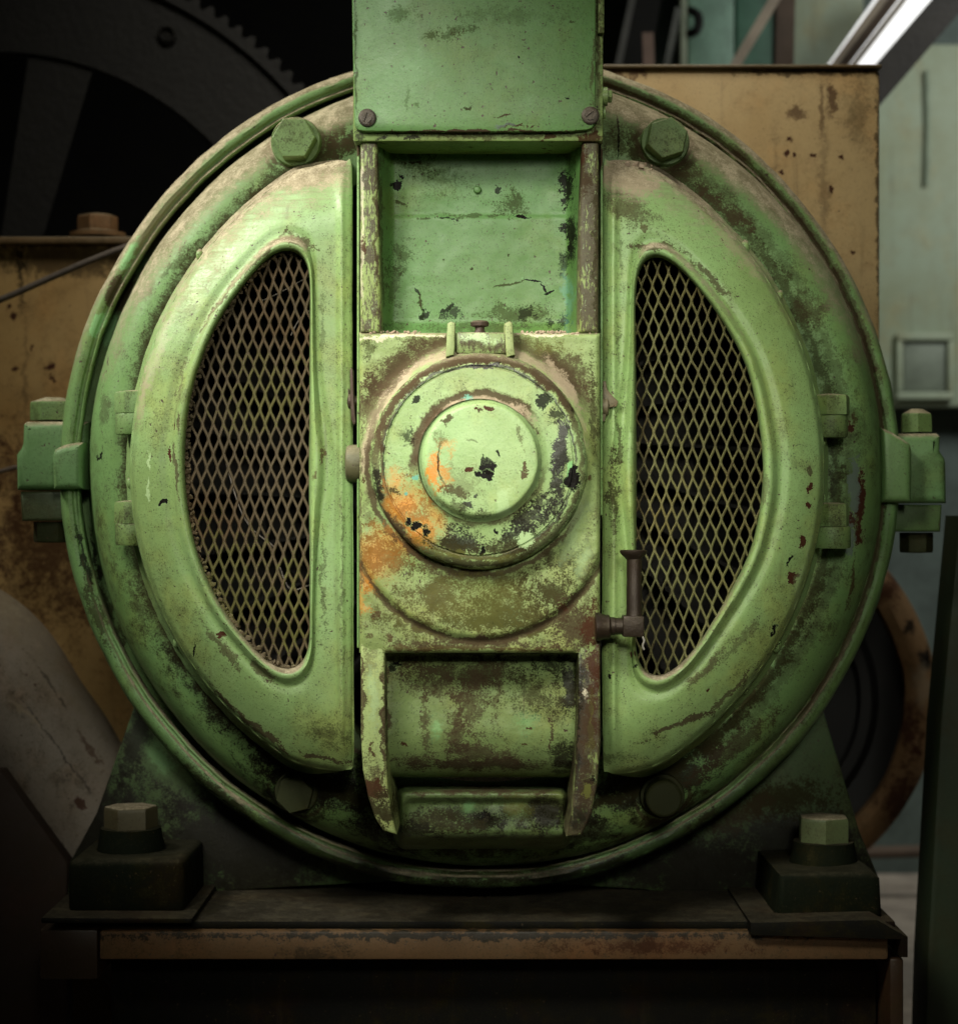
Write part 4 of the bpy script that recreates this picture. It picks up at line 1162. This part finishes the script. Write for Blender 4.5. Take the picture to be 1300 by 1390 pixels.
# --- hinged oil lid on top of the block
M_lug = paint('hinge_lug_paint', (.27, .34, .14), grime_shade=.75, speck=1.0, chips=.3, dust=.8, seed=20, rough=.6, rnd=True)
M_lid = paint('lid_dirty_paint', (.20, .27, .10), T, .0, [('pale', 650, 461, 30, 6, 0, .8, .3, 3.2), ('brown', 650, 470, 40, 10, 0, .7, .6, 2)], grime_shade=.8, speck=1.0, chips=.2, dust=.9, seed=21, worn=.5)
q = MB()
pbox(q, 618, 451, 688, 480, -.002, .10, .004)
q.jitter(.0015, 25)
lid = obj('oil_lid', q, M_lid, motor)
for x in (612, 691):
    q = MB()
    s = 1 if x < 650 else -1
    prism(q, [(x - 6 + s, 439), (x, 436), (x + 5 + s, 438), (x + 6 - s, 470), (x + 6 - 2 * s, 482), (x - 5 - 2 * s, 485), (x - 6 - s, 466)], -.012, .055, .003)
    q.jitter(.0012, 30, x)
    obj('hinge_lug', q, M_lug, lid)
q = MB()
turned(q, W(651, 452, .045), (0, 0, 1), [(.0085, 0), (.0065, .004), (.0065, .008), (.0125, .0095), (.0130, .014), (.0105, .0165), (.004, .0175)], 20)
M_brownmetal = paint('brown_bare_metal', (.060, .040, .030), grime_shade=.5, speck=.6, chips=.1, rough=.5, metallic=.35, dust=.35, rnd=True, bump=.6, var=.6)
obj('knob', q, M_brownmetal, lid)

# --- upper cover plate and duct box
PLB = [('grime_shade', 620, 42, 26, 10, -12, .5, .6, 2.8), ('brown', 623, 44, 9, 6, 0, .6, .5, 2.6), ('grime_shade', 590, 45, 14, 6, -30, .6, .6, 2.6), ('grime_shade', 540, 18, 30, 14, 0, .35, .8, 2.6), ('grime_shade', 774, 28, 6, 3, 20, .8, .4, 2), ('grime_shade', 633, 146, 6, 4, 0, .9, .3, 2), ('black', 769, 132, 2.2, 2, 0, 1, .3), ('black', 704, 78, 2, 2, 0, 1, .3), ('brown', 683, 156, 12, 1.4, -4, 1, .3, 1.2),
       ('brown', 690, 172, 22, 3, -8, .95, .2, 2.0), ('grey', 680, 172, 18, 3.5, -4, .7, .3, 2), ('brown', 703, 168, 8, 1.6, -30, 1, .2, 1), ('brown', 722, 170, 4, 1.2, -40, 1, .3, 1), ('brown', 640, 178, 160, 2.4, 0, 1, .3, 1.6), ('brown', 805, 90, 3, 90, 0, .6, .5, 2.2), ('grime_shade', 567, 142, 5, 5, 0, .4, .8, 2), ('grime_shade', 553, 130, 2, 24, 0, .3, .8, 2),
       ('fresh', 560, 90, 60, 40, 0, .2, .9, 2), ('grime_shade', 483, 90, 2, 100, 0, .5, .6, 2), ('grime_shade', 700, 20, 100, 14, 0, .25, .9, 2.6)]
M_plate = paint('smooth_green_plate', (.108, .240, .070), T, .0, PLB, grime_shade=.22, speck=.7, chips=.03, streak=.15, rough=.40, seed=22, bump=.22)
DBB = [('brown', 650, 184, 170, 4, 0, .6, .5, 3.0), ('rust', 745, 186, 9, 5, 0, .9, .3, 2), ('oil', 520, 186, 12, 3, 0, .9, .4, 2.2), ('oil', 560, 186, 20, 2.5, 0, .8, .4, 2.4), ('rust', 802, 190, 18, 12, 0, .9, .4, 2), ('brown', 812, 100, 5, 90, 0, .6, .5, 2.6), ('oil', 487, 182, 8, 14, 0, .8, .5, 2)]
M_duct = paint('olive_duct_paint', (.19, .28, .085), T, .02, DBB, grime_shade=.6, speck=.9, chips=.2, streak=.2, rough=.5, seed=23)
q = MB()
pbox(q, 479.5, -260, 818, 192, .016, .24, .003)
q.jitter(.001, 12)
duct = obj('duct_box', q, M_duct, motor)
cr = [(477, -260), (477, -60), (478.5, 40), (481, 165)] + arc(493, 166, 12, PI, PI / 2, 5) + [(640, 179), (770, 178)] + arc(796, 164, 12, PI / 2, 0, 5) + [(808, 120), (809, -260)]
q = MB()
prism(q, cr, .003, .0135, .0022, 2)
for i, p in enumerate(q.v):                                    # thin sheet, slightly bowed and ragged along its lower edge
    e = 1.2 * noise.noise(p * 60) + .7 * noise.noise(p * 150)
    if p.z < W(0, 172, 0).z:
        p.z += e * 6e-4
    p.y += .0015 * noise.noise(p * 7)
plate = obj('cover_plate', q, M_plate, duct)
q = MB()
pbox(q, 811.5, -260, 820, 45, .004, .05, .002)
obj('folded_strip', q, M_duct, duct)
M_screw = paint('dark_screw', (.060, .052, .042), grime_shade=.6, speck=.8, chips=.2, rough=.45, metallic=.5, rnd=True, bump=.5, var=.5)
q = MB()
p = W(498.5, 160, .0025)
turned(q, p, (0, -1, 0), [(.0122, 0), (.0122, .002), (.0108, .003), (.0075, .003)], 26)
# slotted head: two half discs beside a slot
for s in (-1, 1):
    hv = []
    for yy in (-.003, -.0055):
        for i in range(9):
            a = -PI / 2 * .86 + PI * .86 * i / 8
            hv.append(p + Matrix.Rotation(.35, 3, 'Y') @ Vector((s * (.0009 + .0056 * math.cos(a)), yy, .0066 * math.sin(a))))
    q.add(hv, [tuple(range(9)), tuple(range(9, 18))] + [(i, (i + 1) % 9, 9 + (i + 1) % 9, 9 + i) for i in range(9)])
scw = obj('slotted_screw', q, M_screw, duct, origin=p)
p2 = W(801, 157, .0025)
c = dup(scw, duct, p2 - p)
c.rotation_euler = (0, .6, 0)
# side bolt on the right of the duct
q = MB()
p = W(818, 131, .03)
turned(q, p, (1, 0, 0), [(.013, -.002), (.013, .006)], 16)
hexhead(q, p + Vector((.006, 0, 0)), (1, 0, 0), .0095, .006, .25)
turned(q, W(817, 153, .03), (1, 0, 0), [(.009, -.001), (.009, .004), (.004, .005)], 12)
obj('side_bolt', q, paint('side_bolt_paint', (.16, .26, .09), grime_shade=.6, speck=.8, seed=24, rnd=True), duct)

# --- wing nuts, plug and oil cup on the arm's sides
q = MB()
p = W(487, 545, .065)
turned(q, p, (-1, 0, 0), [(.008, 0), (.008, .008), (.011, .010), (.011, .014), (.006, .016)], 14)
prism(q, [(475, 502), (477, 498), (479, 502), (480.5, 545), (483, 574), (480, 577), (476.5, 568), (475.5, 540)], .046, .074, .0015)
prism(q, [(455, 540), (460, 530), (472, 524), (475, 530), (475, 552), (468, 556), (458, 550)], .060, .068, .0015)
wn = obj('wing_nut', q, M_brownmetal, motor)
q = MB()
p = W(815, 552, .055)
turned(q, p, (1, 0, 0), [(.013, -.001), (.013, .009), (.010, .011)], 14)
prism(q, [(818, 518), (822, 516), (824, 528), (832, 538), (839, 545), (837, 552), (829, 553), (824, 556), (821, 572), (817, 572), (818, 545)], .048, .058, .002)
obj('wing_nut', q, paint('right_wing_nut_metal', (.12, .10, .055), grime_shade=.6, speck=.8, chips=.2, rough=.6), motor)
q = MB()
p = W(486, 629, .06)
turned(q, p, (-1, 0, 0), [(.0262, -.006), (.0262, .002), (.0255, .012), (.0235, .0155), (.018, .017)], 20)
obj('pipe_plug', q, paint('plug_brown', (.09, .09, .045), grime_shade=.8, speck=.8, dust=.35, rough=.6), motor)

M_brass = paint('grimy_bronze', (.030, .021, .015), grime_shade=.4, speck=.5, chips=.15, rough=.40, metallic=.45, bump=.7, var=.6, dust=0)
dcup = .012
cup = thing('oil_cup', W(815, 850, dcup), None, None)
cup.parent = motor
cup.location = W(815, 850, dcup) - T
q = MB()
turned(q, W(808, 851, dcup), (1, 0, 0), [(.020, 0), (.019, .006), (.0165, .012), (.0165, .018), (.0135, .0205)], 20)
turned(q, W(822, 850, dcup), (1, 0, 0), [(.0125, 0), (.0125, .012), (.0115, .013), (.0115, .024)], 20)
obj('inlet_pipe', q, M_brass, cup)
q = MB()
pbox(q, 845, 836, 874.5, 865, dcup - .015, dcup + .015, .0025)
q.jitter(.0006, 60)
obj('elbow_block', q, M_brass, cup)
q = MB()
turned(q, W(860.5, 836, dcup), (0, 0, 1), [(.0118, -.001), (.0112, .002), (.0107, .012), (.0107, .040), (.0104, .042), (.0104, .078)], 24)
obj('tube', q, M_brass, cup)
q = MB()
turned(q, W(859.5, 759, dcup), (0, 0, 1), [(.0105, 0), (.0125, .0025), (.0165, .006), (.0185, .0095), (.0186, .0115), (.0178, .0125), (.013, .0115), (.005, .0105)], 26)
obj('flared_rim', q, M_brass, cup)
q = MB()
sweep(q, spline([W(872, 864, dcup - .014), W(874, 870, dcup - .014), W(872, 876, dcup - .013), W(874, 882, dcup - .012)], 4), .0013, 6)
obj('split_pin', q, plain('grey_pin', (.3, .28, .24), .4), cup)

# --- shield bolts
M_bolt = paint('green_bolt_paint', (.145, .25, .085), grime_shade=.9, speck=1.0, chips=.7, dust=.9, dustlo=.4, rough=.5, rnd=True, bump=.5)
bd_ = .258


def shield_bolt(px, py, r, ph, mat, hexa=True):
    p = W(px, py, bd_)
    m = MB()
    k = K(.25) * 1.0
    turned(m, p, (0, -1, 0), [(r * 1.16 * k, -.004), (r * 1.13 * k, .004), (r * 1.09 * k, .0075), (r * .9 * k, .008)], 36)
    if hexa:
        hexhead(m, p + Vector((0, -.008, 0)), (0, -1, 0), r * k, .030, ph, .04)
    else:
        turned(m, p, (0, -1, 0), [(r * .93 * k, .008), (r * .93 * k, .030), (r * .88 * k, .034), (r * .78 * k, .036), (r * .3 * k, .0365)], 28)
    m.jitter(.0008, 40, px)
    return obj('shield_bolt', m, mat, motor, origin=p, angle=22)


shield_bolt(402, 193, 30, 0.0, M_bolt)
shield_bolt(902, 193, 29, .30, M_bolt)
M_boltd = paint('oily_bolt_paint', (.030, .036, .014), grime_shade=.7, speck=.9, chips=.3, dust=0, spec0=.15, rough=.65, rnd=True, bump=.5)
shield_bolt(403, 1075, 26, .25, M_boltd)
shield_bolt(898, 1080, 27, 0, M_boltd, False)

# --- clamp bolts beside the covers
def clamp(px, pys, right, mat):
    p = W(px, (pys[0] + pys[2]) / 2, .225)
    k = K(.225)
    m = MB()
    cyl = W(px, pys[0], .225)
    h1 = (pys[1] - pys[0]) * k
    h2 = (pys[2] - pys[1]) * k
    r1, r2 = pys[3] * k, pys[4] * k
    turned(m, cyl + Vector((0, 0, -h1)), (0, 0, 1), [(r1, .0008), (r1, h1 - .003), (r1 * .93, h1), (r1 * .4, h1 + .002)], 6, .18)
    turned(m, cyl + Vector((0, 0, -h1 - h2)), (0, 0, 1), [(r2 * .95, 0), (r2, .003), (r2, h2 - .002), (r2 * .97, h2)], 20)
    s = 1 if right else -1
    box(m, cyl + Vector((-.012, .0, -h1 - h2 + .004)), cyl + Vector((.012, .034, -h1 * .3)), .002)
    m.jitter(.0007, 45, px + pys[0])
    return obj('clamp_bolt', m, mat, motor, origin=p)


M_clamp = paint('clamp_bolt_paint', (.16, .27, .095), grime_shade=.8, speck=1.0, chips=.8, dust=.8, rough=.5, rnd=True, bump=.4)
clamp(182, (532, 562, 590, 26, 25), False, M_clamp)
clamp(182, (681, 711, 740, 26, 25), False, M_clamp)
clamp(1126, (537, 564, 594, 28, 24), True, M_clamp)
clamp(1128, (684, 715, 744, 25, 26), True, M_clamp)

# --- joint lugs on both sides of the stator with a through bolt
M_lugp = paint('joint_lug_paint', (.125, .245, .09), grime_shade=.5, speck=.7, chips=.2, dust=.9, dustlo=.35, rough=.5, seed=26, bump=.35, rnd=True)


def joint(side):
    L = side < 0
    d0 = .40
    front = MB()
    if L:
        prism(front, [(70, 618), (74, 610), (86, 604), (104, 600), (112, 600), (112, 664), (71, 664)], .325, .42, .011, 4)
    else:
        prism(front, [(1196, 580), (1212, 586), (1228, 596), (1236, 602), (1238, 612), (1238, 682), (1197, 682)], .325, .42, .011, 4)
    front.jitter(.0015, 20)
    fo = obj('joint_lug', front, M_lugp, motor)
    m = MB()
    if L:
        prism(m, [(22, 616), (28, 608), (30, 602), (30, 575), (34, 572), (120, 572), (120, 665), (22, 665)], d0 - .02, d0 + .09, .013, 4)
    else:
        prism(m, [(1180, 588), (1272, 588), (1277, 592), (1277, 612), (1284, 622), (1285, 628), (1285, 683), (1180, 683)], d0 - .02, d0 + .09, .013, 4)
    m.jitter(.0016, 18)
    ho = obj('half_joint', m, M_lugp, fo)
    m = MB()
    if L:
        prism(m, [(28, 667), (100, 667), (100, 707), (30, 707)], d0 - .01, d0 + .08, .005, 3)
    else:
        prism(m, [(1180, 685), (1278, 685), (1276, 722), (1180, 722)], d0 - .01, d0 + .08, .005, 3)
    m.jitter(.0014, 20)
    obj('lower_half_joint', m, paint('lower_joint_oily', (.055, .085, .04) if L else (.08, .15, .05), grime_shade=.7, speck=.8, chips=.5, rough=.5, seed=27 + side), fo)
    x = 74 if L else 1243
    yt = 571 if L else 587
    m = MB()
    hexhead(m, W(x, yt, d0 + .035), (0, 0, 1), .037 if L else .026, .030, .13 if L else .4, .22)
    m.jitter(.0008, 40)
    obj('bolt_head', m, M_bolt, fo)
    m = MB()
    yb = 736 if L else 750
    yb0 = 708 if L else 723
    hexhead(m, W(x, yb0, d0 + .035), (0, 0, -1), .034 if L else .026, (yb - yb0) * K(d0 + .035), .13, .02)
    obj('nut', m, M_boltd, fo)


joint(-1)
joint(1)

# --- feet
M_web = paint('dark_foot_paint', (.06, .105, .036), T, .50, [('oil', 150, 1130, 120, 120, 0, 1, .6, 1.4), ('oil', 330, 1150, 160, 95, 20, 1, .5, 1.2), ('fresh', 215, 1020, 20, 50, -40, .35, .8, 1.6), ('oil', 190, 1000, 22, 90, 20, .9, .6, 1.6),  # broad dark patches also paint the shade low on the foot web
      ('oil', 1080, 1150, 170, 80, 0, .97, .6, 1.4), ('grime_shade', 1060, 1080, 90, 30, 0, .9, .6, 2.2), ('oil', 950, 1180, 170, 60, 0, 1, .5, 1.4), ('brown', 1000, 1100, 60, 30, -20, .6, .7, 2)],
      grime_shade=.6, speck=.8, chips=.1, rough=.55, seed=30, dust=.3)
M_foot = paint('shaded_foot_paint', (.0065, .009, .0045), grime_shade=.6, speck=.5, chips=.1, rough=.75, seed=31, dust=.08, spec0=.06, bump=.8)  # near-black colour puts the shadow at the feet into the paint
M_ftbolt = paint('foot_bolt_paint', (.075, .065, .032), grime_shade=.6, speck=.9, chips=.4, dust=1.0, dustlo=.5, rough=.55, seed=32)
M_ftboltR = paint('foot_bolt_green_paint', (.085, .11, .045), grime_shade=.6, speck=.9, chips=.5, dust=.9, dustlo=.5, rough=.55, seed=33)


def foot(side):
    m = MB()
    if side < 0:
        prism(m, [(187, 945), (131, 1105), (96, 1170), (90, 1243), (262, 1243), (275, 1212), (420, 1203), (560, 1196), (560, 1100), (450, 945)], .47, .56, .004)
    else:
        prism(m, [(1116, 960), (1140, 1040), (1166, 1128), (1194, 1195), (1194, 1243), (1020, 1243), (1006, 1222), (880, 1208), (720, 1198), (720, 1100), (880, 945)], .47, .56, .004)
    m.jitter(.002, 14)
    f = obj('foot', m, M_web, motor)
    m = MB()
    if side < 0:
        pbox(m, 92, 1168, 250, 1243, .26, .469, .012, 3)
    else:
        prism(m, [(1056, 1186), (1180, 1182), (1195, 1192), (1197, 1247), (1050, 1249)], .26, .469, .012, 3)
    m.jitter(.003, 18)
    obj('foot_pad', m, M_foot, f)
    x, yw, yt = (178, 1168, 1123) if side < 0 else (1117, 1186, 1141)
    k = K(.36)
    m = MB()
    h = (yw - yt) * k
    p = W(x, yw, .36)
    turned(m, p, (0, 0, 1), [(.053, -.004), (.053, h * .3), (.048, h * .7), (.046, h), (.03, h + .001)], 28)
    m.jitter(.0014, 25)
    obj('washer', m, M_foot, f)
    m = MB()
    hexhead(m, p + Vector((0, 0, h)), (0, 0, 1), .041, (29 if side < 0 else 33) * k, .2 if side < 0 else .42, .02)
    m.jitter(.0008, 40)
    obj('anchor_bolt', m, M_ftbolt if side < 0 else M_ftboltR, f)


foot(-1)
foot(1)

# ------------------------------------------------------------------ loose dirt
M_dirt = paint('dry_dirt', (.36, .28, .20), grime_shade=.2, speck=.4, chips=0, streak=0, rough=.95, var=.6, bump=.8)


def crumbs(m, pts, n, smin, smax, seed):
    rg = random.Random(seed)
    for _ in range(n):
        x, y, d = pts(rg)
        s = rg.uniform(smin, smax)
        b = bmesh.new()
        bmesh.ops.create_icosphere(b, subdivisions=1, radius=s)
        o = Vector((rg.random(), rg.random(), rg.random())) * 9
        p = W(x, y, d)
        for v in b.verts:
            v.co = p + v.co * (1 + .6 * noise.noise(v.co / s * 1.1 + o)) * Vector((1.2, 1.0, .6)).length / 1.65
        m.bm(b)


q = MB()
crumbs(q, lambda r: (822 + abs(r.gauss(0, 24)), 228 + r.uniform(-6, 8), r.uniform(.10, .17)), 130, .0012, .0045, 3)
tag(obj('dirt_crumbs', q, M_dirt), 'dry crumbs of dirt lying on top of the right cover', 'dirt', kind='stuff')
q = MB()
crumbs(q, lambda r: (r.choice([r.uniform(489, 570), r.uniform(700, 812), r.uniform(725, 765)]), 452 + r.uniform(-2, 1), r.uniform(.026, .036)), 150, .0009, .0026, 4)
tag(obj('block_crumbs', q, M_dirt), 'pale crumbs of dirt along the top edge of the bearing block', 'dirt', kind='stuff')

for o in bpy.data.objects:
    if '_at' in o:
        del o['_at']
